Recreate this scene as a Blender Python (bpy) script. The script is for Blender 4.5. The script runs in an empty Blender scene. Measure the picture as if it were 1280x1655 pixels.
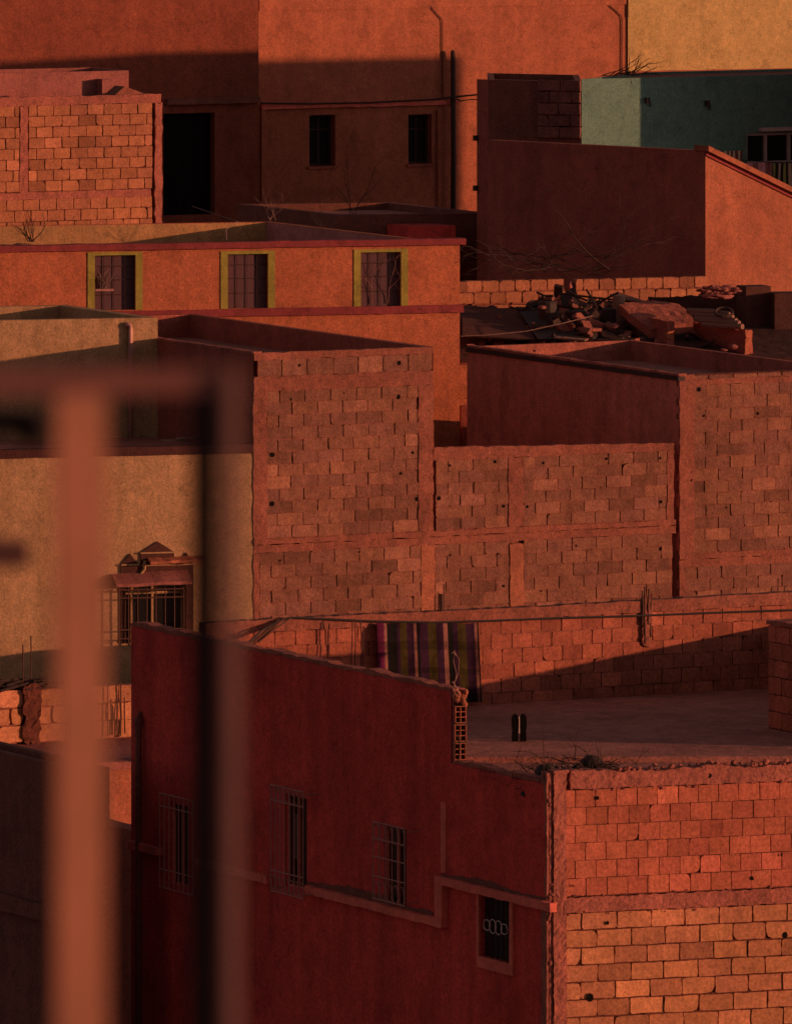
import bpy, math, random
from mathutils import Vector
random.seed(7)
R = math.radians
SC = bpy.context.scene
COL = SC.collection

# ------------------------------------------------------------------ camera, sky, sun
FPX, HY, CX = 15360.0, -550.0, 640.0      # focal length, eye-level row and middle column on a 1280 x 1655 picture
CZ = 22.0                                  # eye height above the lowest lane
cam_d = bpy.data.cameras.new("camera")
cam = bpy.data.objects.new("camera", cam_d)
COL.objects.link(cam)
cam.location = (0, 0, CZ)
cam.rotation_euler = (R(90), 0, 0)
cam_d.sensor_fit = 'HORIZONTAL'
cam_d.sensor_width = 36.0
cam_d.lens = 36.0 * FPX / 1280.0
cam_d.shift_y = -(827.5 - HY) / 1280.0
cam_d.clip_start = 0.1
cam_d.clip_end = 6000
cam_d.dof.use_dof = True
cam_d.dof.focus_distance = 150.0
cam_d.dof.aperture_fstop = 26.0
SC.camera = cam

SUN_TO = Vector((0.976, -0.215, 0.098)).normalized()      # towards the sun
elev = math.asin(SUN_TO.z)
azim = math.atan2(SUN_TO.x, SUN_TO.y)
world = bpy.data.worlds.new("World")
SC.world = world
world.use_nodes = True
wn = world.node_tree.nodes
wl = world.node_tree.links
wn.clear()
sky = wn.new("ShaderNodeTexSky")
sky.sky_type = 'NISHITA'
sky.sun_disc = False
sky.sun_elevation = elev
sky.sun_rotation = azim
hs = wn.new("ShaderNodeHueSaturation")
hs.inputs["Saturation"].default_value = 0.2
mx = wn.new("ShaderNodeMix")
mx.data_type = 'RGBA'
mx.blend_type = 'MULTIPLY'
mx.inputs[0].default_value = 1.0
mx.inputs[7].default_value = (1.12, 0.9, 0.93, 1)
bg = wn.new("ShaderNodeBackground")
bg.inputs[1].default_value = 0.08
wo = wn.new("ShaderNodeOutputWorld")
wl.new(sky.outputs[0], hs.inputs["Color"])
wl.new(hs.outputs[0], mx.inputs[6])
wl.new(mx.outputs[2], bg.inputs[0])
wl.new(bg.outputs[0], wo.inputs[0])

sun_d = bpy.data.lights.new("sun", 'SUN')
sun_d.energy = 4.4
sun_d.angle = R(0.6)
sun_d.color = (1.0, 0.46, 0.25)
sun = bpy.data.objects.new("sun", sun_d)
COL.objects.link(sun)
sun.rotation_euler = SUN_TO.to_track_quat('Z', 'Y').to_euler()
sun.location = (60, -10, 40)

vs = SC.view_settings
vs.view_transform = 'Standard'
vs.look = 'None'
vs.exposure = 0.0
vs.gamma = 1.0

# ------------------------------------------------------------------ materials
def lin(c):
    return tuple(((x / 255) / 12.92 if x / 255 <= 0.04045 else ((x / 255 + 0.055) / 1.055) ** 2.4) for x in c)

def new_mat(name):
    m = bpy.data.materials.new(name)
    m.use_nodes = True
    nt = m.node_tree
    b = nt.nodes["Principled BSDF"]
    b.inputs["Roughness"].default_value = 0.95
    b.inputs["Specular IOR Level"].default_value = 0.12
    return m, nt, b

def math_n(nt, op, a, b=None, c=None):
    n = nt.nodes.new("ShaderNodeMath")
    n.operation = op
    for i, v in enumerate((a, b, c)):
        if v is None:
            continue
        if isinstance(v, (int, float)):
            n.inputs[i].default_value = v
        else:
            nt.links.new(v, n.inputs[i])
    return n.outputs[0]

def noise_n(nt, vec, scale, detail=3.0, rough=0.55, mapping=None):
    if mapping:
        mp = nt.nodes.new("ShaderNodeMapping")
        mp.inputs["Scale"].default_value = mapping
        nt.links.new(vec, mp.inputs[0])
        vec = mp.outputs[0]
    n = nt.nodes.new("ShaderNodeTexNoise")
    n.inputs["Scale"].default_value = scale
    n.inputs["Detail"].default_value = detail
    n.inputs["Roughness"].default_value = rough
    nt.links.new(vec, n.inputs["Vector"])
    return n.outputs["Fac"]

def plaster(name, col, big=0.3, mid=0.35, fine=0.65, streak=0.3, bump=0.5, tone=False, warm=None, fs=26.0):
    """lime / cement render: cloudy patches, rain streaks, gritty grain and a rough surface"""
    m, nt, b = new_mat(name)
    geo = nt.nodes.new("ShaderNodeNewGeometry")
    P = geo.outputs["Position"]
    n1 = noise_n(nt, P, 0.7, 3)
    n2 = noise_n(nt, P, 5.0, 5, 0.65)
    n3 = noise_n(nt, P, fs, 2, 0.7)
    n4 = noise_n(nt, P, 1.0, 5, 0.65, (2.6, 2.6, 0.22))
    f = math_n(nt, 'MULTIPLY_ADD', n1, big * 2, 1.0 - big)
    f = math_n(nt, 'MULTIPLY', f, math_n(nt, 'MULTIPLY_ADD', n2, mid * 2, 1.0 - mid))
    f = math_n(nt, 'MULTIPLY', f, math_n(nt, 'MULTIPLY_ADD', n3, fine * 2, 1.0 - fine))
    f = math_n(nt, 'MULTIPLY', f, math_n(nt, 'MULTIPLY_ADD', n4, streak * 2, 1.0 - streak))
    if tone:
        at = nt.nodes.new("ShaderNodeAttribute")
        at.attribute_name = "tone"
        sp = nt.nodes.new("ShaderNodeSeparateColor")
        nt.links.new(at.outputs["Color"], sp.inputs[0])
        f = math_n(nt, 'MULTIPLY', f, math_n(nt, 'MULTIPLY', sp.outputs[0], 2.0))
    if not tone:
        # old repairs, rain marks and hairline cracks
        p1 = noise_n(nt, P, 1.6, 6, 0.62)
        pr = nt.nodes.new("ShaderNodeMapRange")
        pr.inputs[1].default_value, pr.inputs[2].default_value = 0.54, 0.60
        pr.inputs[3].default_value, pr.inputs[4].default_value = 1.0, 0.86
        nt.links.new(p1, pr.inputs[0])
        f = math_n(nt, 'MULTIPLY', f, pr.outputs[0])
        vo = nt.nodes.new("ShaderNodeTexVoronoi")
        vo.feature = 'DISTANCE_TO_EDGE'
        vo.inputs["Scale"].default_value = 0.45
        wv = nt.nodes.new("ShaderNodeVectorMath")
        wv.operation = 'MULTIPLY_ADD'
        nn_ = nt.nodes.new("ShaderNodeTexNoise")
        nn_.inputs["Scale"].default_value = 1.7
        nn_.inputs["Detail"].default_value = 5.0
        nt.links.new(P, nn_.inputs["Vector"])
        nt.links.new(nn_.outputs["Color"], wv.inputs[0])
        wv.inputs[1].default_value = (1.6, 1.6, 1.6)
        nt.links.new(P, wv.inputs[2])
        nt.links.new(wv.outputs[0], vo.inputs["Vector"])
        ck = nt.nodes.new("ShaderNodeMapRange")
        ck.inputs[1].default_value, ck.inputs[2].default_value = 0.0, 0.007
        ck.inputs[3].default_value, ck.inputs[4].default_value = 0.62, 1.0
        nt.links.new(vo.outputs["Distance"], ck.inputs[0])
        gate = nt.nodes.new("ShaderNodeMapRange")
        gate.inputs[1].default_value, gate.inputs[2].default_value = 0.5, 0.58
        gate.inputs[3].default_value, gate.inputs[4].default_value = 0.0, 1.0
        nt.links.new(n1, gate.inputs[0])
        crk = math_n(nt, 'SUBTRACT', 1.0, math_n(nt, 'MULTIPLY', math_n(nt, 'SUBTRACT', 1.0, ck.outputs[0]), gate.outputs[0]))
        f = math_n(nt, 'MULTIPLY', f, crk)
    mixc = nt.nodes.new("ShaderNodeMix")
    mixc.data_type = 'RGBA'
    c2 = warm or (col[0] * 1.18, col[1] * 0.82, col[2] * 0.72)
    mixc.inputs[6].default_value = (*col, 1)
    mixc.inputs[7].default_value = (*c2, 1)
    if tone:
        nt.links.new(sp.outputs[1], mixc.inputs[0])
    else:
        nt.links.new(math_n(nt, 'ADD', math_n(nt, 'MULTIPLY', n2, .5), math_n(nt, 'MULTIPLY', n3, .5)), mixc.inputs[0])
    vm = nt.nodes.new("ShaderNodeVectorMath")
    vm.operation = 'SCALE'
    nt.links.new(mixc.outputs[2], vm.inputs[0])
    nt.links.new(f, vm.inputs["Scale"])
    nt.links.new(vm.outputs[0], b.inputs["Base Color"])
    h = math_n(nt, 'ADD', math_n(nt, 'MULTIPLY', n2, 1.2), math_n(nt, 'MULTIPLY', n3, 0.5))
    bp = nt.nodes.new("ShaderNodeBump")
    bp.inputs["Strength"].default_value = bump
    bp.inputs["Distance"].default_value = 0.02
    nt.links.new(h, bp.inputs["Height"])
    nt.links.new(bp.outputs[0], b.inputs["Normal"])
    return m

def plain(name, col, rough=0.6, metal=0.0, spec=0.3):
    m, nt, b = new_mat(name)
    geo = nt.nodes.new("ShaderNodeNewGeometry")
    n = noise_n(nt, geo.outputs["Position"], 22.0, 3)
    f = math_n(nt, 'MULTIPLY_ADD', n, 0.7, 0.65)
    vm = nt.nodes.new("ShaderNodeVectorMath")
    vm.operation = 'SCALE'
    vm.inputs[0].default_value = col
    nt.links.new(f, vm.inputs["Scale"])
    nt.links.new(vm.outputs[0], b.inputs["Base Color"])
    b.inputs["Roughness"].default_value = rough
    b.inputs["Metallic"].default_value = metal
    b.inputs["Specular IOR Level"].default_value = spec
    return m

M = {}
M['orange'] = plaster('orange render', (.305, .113, .066))
M['orange_front'] = plaster('orange stair wall render', (.24, .092, .053))
M['umber'] = plaster('umber paint', (.06, .026, .024))
M['umber_light'] = plaster('umber window render', (.066, .030, .024))
M['iron_dark'] = plain('dark window bars', (.06, .026, .022), .7)
M['orange2'] = plaster('deep orange render', (.34, .118, .06), big=.2, streak=.2)
M['russet'] = plaster('russet render', (.175, .056, .034))
M['yellow'] = plaster('yellow render', (.39, .295, .125), streak=.15)
M['cream'] = plaster('ochre cream render', (.335, .225, .12), big=.25, streak=.35)
M['ochre'] = plaster('ochre wash', (.33, .20, .09))
M['teal'] = plaster('pale teal render', (.108, .215, .178), big=.2, streak=.12)
M['maroon'] = plaster('maroon render', (.44, .060, .050), big=.35, streak=.5)
M['maroon_trim'] = plaster('faded maroon trim', (.56, .15, .11), fine=.4)
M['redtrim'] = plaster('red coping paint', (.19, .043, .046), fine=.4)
M['brown'] = plaster('brown render', (.26, .085, .062))
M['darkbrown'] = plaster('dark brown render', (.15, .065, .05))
M['plum'] = plaster('plum grey render', (.36, .165, .155))
M['concrete'] = plaster('raw concrete', (.195, .077, .054), mid=.5, bump=1.0)
M['smear'] = plaster('smeared render', (.26, .105, .062), mid=.5)
M['nearblack'] = plaster('near black render', (.075, .036, .03), mid=.5)  # near black brown for the junk roof, low wall, boxes and sheet
M['concrete_red'] = plaster('dusty red concrete', (.26, .098, .074), mid=.55, bump=1.0)
M['grey'] = plaster('grey cement floor', (.33, .155, .125), big=.4, mid=.5, fine=.6)
M['mortar'] = plaster('rough mortar', (.19, .075, .052), mid=.5, bump=1.0)
M['mortar_dark'] = plaster('dark mortar', (.10, .035, .024), mid=.6, bump=1.0)
M['block'] = plaster('grey brown concrete block', (.168, .068, .048), mid=.55, big=.35, streak=.3, bump=.9, tone=True, warm=(.205, .082, .049))
M['clay'] = plaster('red clay block', (.34, .088, .055), mid=.4, big=.25, streak=.25, tone=True, warm=(.37, .105, .058))
M['clay_dim'] = plaster('dusty clay block', (.255, .072, .046), mid=.45, big=.3, streak=.3, tone=True, warm=(.29, .086, .05))
M['sandblock'] = plaster('sandy block', (.37, .138, .072), mid=.45, big=.3, streak=.25, tone=True, warm=(.42, .165, .074))
M['brickblock'] = plaster('reddish sandy block', (.30, .108, .060), mid=.45, big=.3, streak=.25, tone=True, warm=(.35, .13, .062))
M['darkblock'] = plaster('dark old brick', (.15, .06, .05), mid=.6, tone=True, warm=(.18, .07, .055))
M['pinkclay'] = plaster('pinkish clay', (.23, .092, .08))
M['earth'] = plaster('rammed earth', (.20, .10, .07), mid=.6)
M['yellow_trim'] = plaster('olive yellow paint', (.25, .235, .052), fine=.35, streak=.3)
M['black'] = plain('flat black', (.008, .005, .004), .9, 0, .05)
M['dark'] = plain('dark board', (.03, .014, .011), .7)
M['shutter'] = plain('dark plum shutter', (.082, .030, .032), .6)
M['plumwall'] = plaster('plum brown render', (.46, .175, .13), streak=.35)
M['glass'] = plain('dark glass', (.012, .01, .01), .15, 0, .5)
M['white'] = plain('off white paint', (.5, .34, .29), .6)
M['iron'] = plain('rusty iron', (.34, .14, .11), .7)
M['palepipe'] = plain('pale plastic pipe', (.42, .20, .15), .5)
M['rust'] = plain('rust', (.08, .03, .02), .9)
M['rubber'] = plain('tyre rubber', (.025, .018, .016), .8)
M['tread'] = plain('dusty tyre tread', (.16, .07, .045), .9)
M['wood'] = plain('weathered wood', (.20, .10, .07), .9)
M['darkwood'] = plain('dark wood', (.045, .022, .017), .9)
M['twig'] = plain('dry twigs', (.045, .022, .016), .9)
M['paletwig'] = plain('pale dry stems', (.22, .12, .09), .9)
M['rail'] = plain('orange railing paint', (.205, .068, .032), .7)
M['railred'] = plain('red railing paint', (.23, .08, .06), .7)
M['raildim'] = plain('dull red railing paint', (.085, .031, .025), .7)
M['raildark'] = plain('dark iron and shaded bar side', (.012, .007, .006), .8, 0, .1)  # cross bar and knob, also painted shade on the bar's left side
M['cable'] = plain('black cable', (.02, .012, .01), .7)
M['cloth_pink'] = plain('pink cloth', (.72, .32, .32), .9)
M['cloth_green'] = plain('olive cloth', (.36, .34, .10), .9)
M['cloth_sand'] = plain('sand cloth', (.62, .44, .30), .9)
M['stone'] = plain('stone', (.25, .12, .09), .9)

# ------------------------------------------------------------------ geometry helpers
def wp(px, py, D):
    return Vector(((px - CX) / FPX * D, D, CZ - (py - HY) / FPX * D))

def zpx(py, D):
    return CZ - (py - HY) / FPX * D

class Fr:
    """ground frame of a building: corner seen at column px at depth D, u runs to the right along the front, v runs back along the side"""
    def __init__(s, px, D, tu=27.5, tv=27.5):
        s.C = Vector(((px - CX) / FPX * D, D, 0))
        s.u = Vector((math.cos(R(tu)), math.sin(R(tu)), 0))
        s.v = Vector((-math.sin(R(tv)), math.cos(R(tv)), 0))
    def p(s, a, b, z):
        q = s.C + s.u * a + s.v * b
        return Vector((q.x, q.y, z))
    def U(s, px, b=0.0):
        k = (px - CX) / FPX
        q = s.C + s.v * b
        return (k * q.y - q.x) / (s.u.x - k * s.u.y)
    def V(s, px, a=0.0):
        k = (px - CX) / FPX
        q = s.C + s.u * a
        return (k * q.y - q.x) / (s.v.x - k * s.v.y)
    def z(s, py, a=0.0, b=0.0):
        return zpx(py, (s.C + s.u * a + s.v * b).y)
    def front(s, b=0.0):
        return Pl(s.C + s.v * b, s.u, Vector((s.u.y, -s.u.x, 0)))
    def left(s, a=0.0):
        """plane of the left face; its coordinate is minus the distance back along v"""
        w = -s.v
        return Pl(s.C + s.u * a, w, Vector((w.y, -w.x, 0)))

class Pl:
    """vertical plane: s runs along d (to the right as seen from outside), n points outwards"""
    def __init__(s, o, d, n):
        s.o, s.d, s.n = o, d, n
    def p(s, t, z, out=0.0):
        q = s.o + s.d * t + s.n * out
        return Vector((q.x, q.y, z))
    def S(s, px, out=0.0):
        k = (px - CX) / FPX
        q = s.o + s.n * out
        return (k * q.y - q.x) / (s.d.x - k * s.d.y)
    def Z(s, py, t, out=0.0):
        return zpx(py, (s.o + s.d * t + s.n * out).y)

class MB:
    def __init__(s):
        s.v, s.f, s.mi, s.t = [], [], [], []
    def face(s, pts, mi=0, tone=(.5, .5, .5)):
        i = len(s.v)
        s.v.extend(pts)
        s.f.append(tuple(range(i, i + len(pts))))
        s.mi.append(mi)
        s.t.append(tone)
    def mesh(s, pts, faces, mi=0, tone=(.5, .5, .5)):
        i = len(s.v)
        s.v.extend(pts)
        for f in faces:
            s.f.append(tuple(i + k for k in f))
            s.mi.append(mi)
            s.t.append(tone)
    def hexa(s, c, mi=0, tone=(.5, .5, .5)):
        """8 corners: bottom ring 0-3, top ring 4-7"""
        s.mesh(c, [(3, 2, 1, 0), (4, 5, 6, 7), (0, 1, 5, 4), (1, 2, 6, 5), (2, 3, 7, 6), (3, 0, 4, 7)], mi, tone)
    def box(s, fr, a0, a1, b0, b1, z0, z1, mi=0, tone=(.5, .5, .5)):
        P = fr.p
        s.hexa([P(a0, b0, z0), P(a1, b0, z0), P(a1, b1, z0), P(a0, b1, z0),
                P(a0, b0, z1), P(a1, b0, z1), P(a1, b1, z1), P(a0, b1, z1)], mi, tone)
    def pbox(s, pl, t0, t1, z0, z1, o0, o1, mi=0, tone=(.5, .5, .5)):
        P = pl.p
        s.hexa([P(t0, z0, o1), P(t1, z0, o1), P(t1, z0, o0), P(t0, z0, o0),
                P(t0, z1, o1), P(t1, z1, o1), P(t1, z1, o0), P(t0, z1, o0)], mi, tone)
    def prism(s, poly, ext, mi=0, tone=(.5, .5, .5)):
        n = len(poly)
        back = [p + ext for p in poly]
        fs = [tuple(range(n)), tuple(range(2 * n - 1, n - 1, -1))]
        fs += [(i, i + n, (i + 1) % n + n, (i + 1) % n) for i in range(n)]
        s.mesh(list(poly) + back, fs, mi, tone)
    def tube(s, pts, r, n=6, mi=0):
        pts = [Vector(p) for p in pts]
        rings = []
        for i, p in enumerate(pts):
            d = (pts[min(i + 1, len(pts) - 1)] - pts[max(i - 1, 0)])
            if d.length < 1e-9:
                d = Vector((0, 0, 1))
            d.normalize()
            x = d.orthogonal().normalized()
            if abs(d.z) < 0.9:
                x = d.cross(Vector((0, 0, 1))).normalized()
            y = d.cross(x)
            rr = r[i] if isinstance(r, (list, tuple)) else r
            rings.append([p + (x * math.cos(2 * math.pi * k / n) + y * math.sin(2 * math.pi * k / n)) * rr for k in range(n)])
        vv = [q for ring in rings for q in ring]
        fs = []
        for i in range(len(pts) - 1):
            for k in range(n):
                fs.append((i * n + k, i * n + (k + 1) % n, (i + 1) * n + (k + 1) % n, (i + 1) * n + k))
        fs.append(tuple(range(n - 1, -1, -1)))
        fs.append(tuple(range((len(pts) - 1) * n, len(pts) * n)))
        s.mesh(vv, fs, mi)
    def build(s, name, mats, parent=None, smooth=False):
        if not isinstance(mats, (list, tuple)):
            mats = [mats]
        if parent is not None:
            off, q_ = Vector((0, 0, 0)), parent
            while q_ is not None:
                off += q_.location
                q_ = q_.parent
        else:
            n = len(s.v)
            off = Vector((sum(p.x for p in s.v) / n, sum(p.y for p in s.v) / n, min(p.z for p in s.v)))
        me = bpy.data.meshes.new(name)
        me.from_pydata([tuple(p - off) for p in s.v], [], s.f)
        for m in mats:
            me.materials.append(M[m] if isinstance(m, str) else m)
        me.polygons.foreach_set("material_index", s.mi)
        ca = me.color_attributes.new("tone", 'FLOAT_COLOR', 'CORNER')
        cols = []
        for poly, t in zip(me.polygons, s.t):
            cols.extend((t[0], t[1], t[2], 1.0) * poly.loop_total)
        ca.data.foreach_set("color", cols)
        if smooth:
            me.polygons.foreach_set("use_smooth", [True] * len(me.polygons))
        me.update()
        o = bpy.data.objects.new(name, me)
        COL.objects.link(o)
        if parent is not None:
            o.parent = parent
        else:
            o.location = off
        return o

def empty(name, loc, label, cat, group=None):
    o = bpy.data.objects.new(name, None)
    COL.objects.link(o)
    o.location = loc
    o.empty_display_size = 0.3
    tag(o, label, cat, group)
    return o

def tag(o, label=None, cat=None, group=None, kind=None):
    if label: o["label"] = label
    if cat: o["category"] = cat
    if group: o["group"] = group
    if kind: o["kind"] = kind
    return o

def facade(mb, pl, t0, t1, z0, z1, ops=(), depth=0.2, mi=0, top=None):
    """wall skin with rectangular openings and their reveals; top(t) may vary the upper edge of the last row"""
    ts = sorted({t0, t1, *[v for o in ops for v in o[:2]]})
    if top or len(ts) < 3:
        k = 14
        ts = sorted(set(ts) | {t0 + (t1 - t0) * i / k for i in range(k + 1)})
    zs = sorted({z0, z1, *[v for o in ops for v in o[2:4]]})
    for i in range(len(ts) - 1):
        for j in range(len(zs) - 1):
            tc, zc = (ts[i] + ts[i + 1]) / 2, (zs[j] + zs[j + 1]) / 2
            if any(o[0] < tc < o[1] and o[2] < zc < o[3] for o in ops):
                continue
            zt0 = zt1 = zs[j + 1]
            if top and j == len(zs) - 2:
                zt0, zt1 = top(ts[i]), top(ts[i + 1])
            mb.face([pl.p(ts[i], zs[j]), pl.p(ts[i + 1], zs[j]), pl.p(ts[i + 1], zt1), pl.p(ts[i], zt0)], mi)
    for o in ops:
        a, b, c, d = o[:4]
        for q in (((a, c), (b, c)), ((b, c), (b, d)), ((b, d), (a, d)), ((a, d), (a, c))):
            (x0, y0), (x1, y1) = q
            mb.face([pl.p(x0, y0), pl.p(x1, y1), pl.p(x1, y1, -depth), pl.p(x0, y0, -depth)], mi)

def shell(fr, a0, a1, b1, zt, zb, par=0.8, th=0.2, fops=(), lops=(), depth=0.2, skip=(), ins=0):
    """walls of a flat roofed house with its parapet, as one mesh, and the roof slab as another; walls have real thickness at the top"""
    mb = MB()
    if 'front' not in skip:
        facade(mb, fr.front(), a0, a1, zb, zt, fops, depth)
    P = fr.p
    if 'left' not in skip:
        pl = fr.left(a0)
        facade(mb, pl, -b1, 0, zb, zt, lops, depth)
    mb.face([P(a1, 0, zb), P(a1, b1, zb), P(a1, b1, zt), P(a1, 0, zt)])
    mb.face([P(a0, b1, zb), P(a0, b1, zt), P(a1, b1, zt), P(a1, b1, zb)])
    zr = zt - par
    o = [(a0, 0), (a1, 0), (a1, b1), (a0, b1)]
    i = [(a0 + th, th), (a1 - th, th), (a1 - th, b1 - th), (a0 + th, b1 - th)]
    for k in range(4):
        k2 = (k + 1) % 4
        mb.face([P(*o[k], zt), P(*o[k2], zt), P(*i[k2], zt), P(*i[k], zt)])
        mb.face([P(*i[k], zt), P(*i[k2], zt), P(*i[k2], zr - .1), P(*i[k], zr - .1)], ins)
    rb = MB()
    rb.face([P(*q, zr) for q in i])
    return mb, rb

def jit(a):
    return random.uniform(-a, a)

def rnd_tone(lo=.43, hi=.55, pb=.07, pd=.10):
    r = random.random()
    t = random.uniform(lo, hi)
    if r < pb: t = random.uniform(.58, .68)
    elif r < pb + pd: t = random.uniform(.34, .41)
    return (t, random.random(), random.random())

def blocks(mb, pl, t0, t1, z0, z1, bw, bh, gv=.014, gh=.012, rough=.006, open_p=.6, mortar_in=.006, deep=.06,
           mi=0, mm=1, off=0.5, chip=.06, out=0.0, back=True, hole=.0, corner=.012, missing=0.0, mk=None):
    """masonry as real blocks: every block its own slightly uneven, chipped prism; mortar strips between the courses, open joints between the blocks"""
    if back:
        mb.face([pl.p(t0, z0, out - deep), pl.p(t1, z0, out - deep), pl.p(t1, z1, out - deep), pl.p(t0, z1, out - deep)], mm if mk is None else mk)
    n = max(1, round((z1 - z0) / (bh + gh)))
    ch = (z1 - z0) / n
    h = ch - gh
    for i in range(n):
        zz = z0 + i * ch
        # mortar bed
        seg = max(1, int((t1 - t0) / .25))
        zb0, zb1 = zz - .003, zz + gh + .003
        for k in range(seg):
            ta, tb = t0 + (t1 - t0) * k / seg, t0 + (t1 - t0) * (k + 1) / seg
            o = out - mortar_in * random.choice((.4, .8, 1.2, 1.8, 3.2))
            mb.pbox(pl, ta, tb, zb0, zb1, out - deep, o, mm)
        t = t0 - (bw * off if i % 2 else 0) - random.uniform(0, .06) * bw
        while t < t1:
            w = bw * random.uniform(.96, 1.04)
            a, b = max(t, t0), min(t + w - gv, t1)
            t += w
            if b - a < .05 or random.random() < missing:
                continue
            zlo, zhi = zz + gh + jit(.002), zz + ch + jit(.002)
            r = corner * random.uniform(.5, 1.6)
            rs = [r * random.uniform(.4, 1.7) for _ in range(4)]
            if random.random() < chip:
                rs[random.randrange(4)] = min(.35 * (b - a), random.uniform(.035, .085))
            poly = []
            for cx_, cz_, sx, sz, rr in ((a, zlo, 1, 1, rs[0]), (b, zlo, -1, 1, rs[1]), (b, zhi, -1, -1, rs[2]), (a, zhi, 1, -1, rs[3])):
                rr = min(rr, .4 * (b - a), .4 * (zhi - zlo))
                q = [(cx_, cz_ + sz * rr), (cx_ + sx * rr * .3, cz_ + sz * rr * .3), (cx_ + sx * rr, cz_)]
                if sx * sz < 0: q.reverse()
                poly += q
            # extra points on the long edges make them wobble
            res = []
            for k, p0 in enumerate(poly):
                res.append((p0[0] + jit(rough * .5), p0[1] + jit(rough * .5)))
                p1 = poly[(k + 1) % len(poly)]
                L = math.hypot(p1[0] - p0[0], p1[1] - p0[1])
                if L > .12:
                    for q in (1 / 3, 2 / 3):
                        res.append((p0[0] + (p1[0] - p0[0]) * q + jit(rough * .5), p0[1] + (p1[1] - p0[1]) * q + jit(rough * .5)))
            o = out + jit(rough * .6)
            tilt = jit(rough * .6)
            front = [pl.p(x, y, o + tilt * (x - a) / max(.01, b - a)) for x, y in res]
            mid = (a + b) / 2, (zlo + zhi) / 2
            mb.prism([pl.p(x, y, o + tilt * (x - a) / max(.01, b - a)) for x, y in res], -pl.n * (deep + rough), mi, rnd_tone())
            if random.random() > open_p and b < t1 - .02:
                mb.pbox(pl, b - .003, b + gv + .003, zlo, zhi, out - deep, out - mortar_in * random.uniform(.5, 2), mm)

def rough_slab(mb, pl, t0, t1, z0, z1, o0, o1, step=.12, amp=.012, mi=0, ztop=None, edge=None):
    """cast concrete or crumbling plaster member: uneven front, ragged arrises"""
    nt_ = max(2, int((t1 - t0) / step) + 1)
    nz_ = max(2, int((z1 - z0) / step) + 1)
    e = amp if edge is None else edge
    P = {}
    for i in range(nt_ + 1):
        for j in range(nz_ + 1):
            t = t0 + (t1 - t0) * i / nt_
            z = z0 + (z1 - z0) * j / nz_
            if ztop and j == nz_: z = ztop(t)
            if 0 < i < nt_: t += jit(step * .25)
            else: t += jit(e)
            if 0 < j < nz_: z += jit(step * .2)
            else: z += jit(e)
            P[i, j] = pl.p(t, z, o1 + jit(amp * .38))
    for i in range(nt_):
        for j in range(nz_):
            mb.face([P[i, j], P[i + 1, j], P[i + 1, j + 1], P[i, j + 1]], mi)
    back = lambda p: p + pl.n * (o0 - o1)
    for i in range(nt_):
        mb.face([P[i, 0], back(P[i, 0]), back(P[i + 1, 0]), P[i + 1, 0]], mi)
        mb.face([P[i, nz_], P[i + 1, nz_], back(P[i + 1, nz_]), back(P[i, nz_])], mi)
    for j in range(nz_):
        mb.face([P[0, j], P[0, j + 1], back(P[0, j + 1]), back(P[0, j])], mi)
        mb.face([P[nt_, j], back(P[nt_, j]), back(P[nt_, j + 1]), P[nt_, j + 1]], mi)

def lump(c, sx, sy, sz, n=1, amp=.25):
    """uneven stone"""
    import bmesh
    bm = bmesh.new()
    bmesh.ops.create_icosphere(bm, subdivisions=n + 1, radius=1.0)
    vs_ = []
    ph = [random.uniform(0, 6.28) for _ in range(6)]
    cut = [(Vector((jit(1), jit(1), jit(1))).normalized(), random.uniform(.55, .9)) for _ in range(5)]
    for v in bm.verts:
        q = v.co.copy()
        for d, h in cut:
            e = q.dot(d) - h
            if e > 0: q -= d * e
        k = 1 + amp * .5 * (math.sin(2.1 * q.x + ph[0]) + math.sin(2.7 * q.y + ph[1]) * math.sin(2.3 * q.z + ph[2])) + jit(amp * .12)
        vs_.append(Vector((c.x + q.x * sx * k, c.y + q.y * sy * k, c.z + max(-.85, q.z) * sz * k)))
    fs = [tuple(v.index for v in f.verts) for f in bm.faces]
    bm.free()
    return vs_, fs

def branch(mb, p, d, L, r, depth=3, spread=.6, mi=0, up=.0):
    pts, rs = [p.copy()], [r]
    n = 5
    q, dd = p.copy(), d.normalized()
    for i in range(n):
        dd = (dd + Vector((jit(.25), jit(.25), jit(.25) + up))).normalized()
        q = q + dd * (L / n)
        pts.append(q.copy())
        rs.append(r * (1 - .75 * (i + 1) / n))
        if depth > 0 and i in (1, 3):
            branch(mb, q, dd + Vector((jit(spread), jit(spread), jit(spread))), L * .6, r * .6, depth - 1, spread, mi, up)
    mb.tube(pts, rs, 4, mi)

def grille(mb, pl, t0, t1, z0, z1, out, nv, rails, r=.009, stand=None, wob=.004):
    for i in range(nv):
        t = t0 + (t1 - t0) * i / (nv - 1)
        mb.tube([pl.p(t + jit(wob), z0, out), pl.p(t + jit(wob), (z0 + z1) / 2, out + jit(wob)), pl.p(t + jit(wob), z1, out)], r, 5)
    for z in rails:
        mb.tube([pl.p(t0 - .01, z, out + .004), pl.p(t1 + .01, z, out + .004)], r * 1.15, 5)
    if stand is not None:
        for t in (t0, t1):
            for z in (z0 + .05, z1 - .05):
                mb.tube([pl.p(t, z, out), pl.p(t, z, stand)], r, 5)

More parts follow.
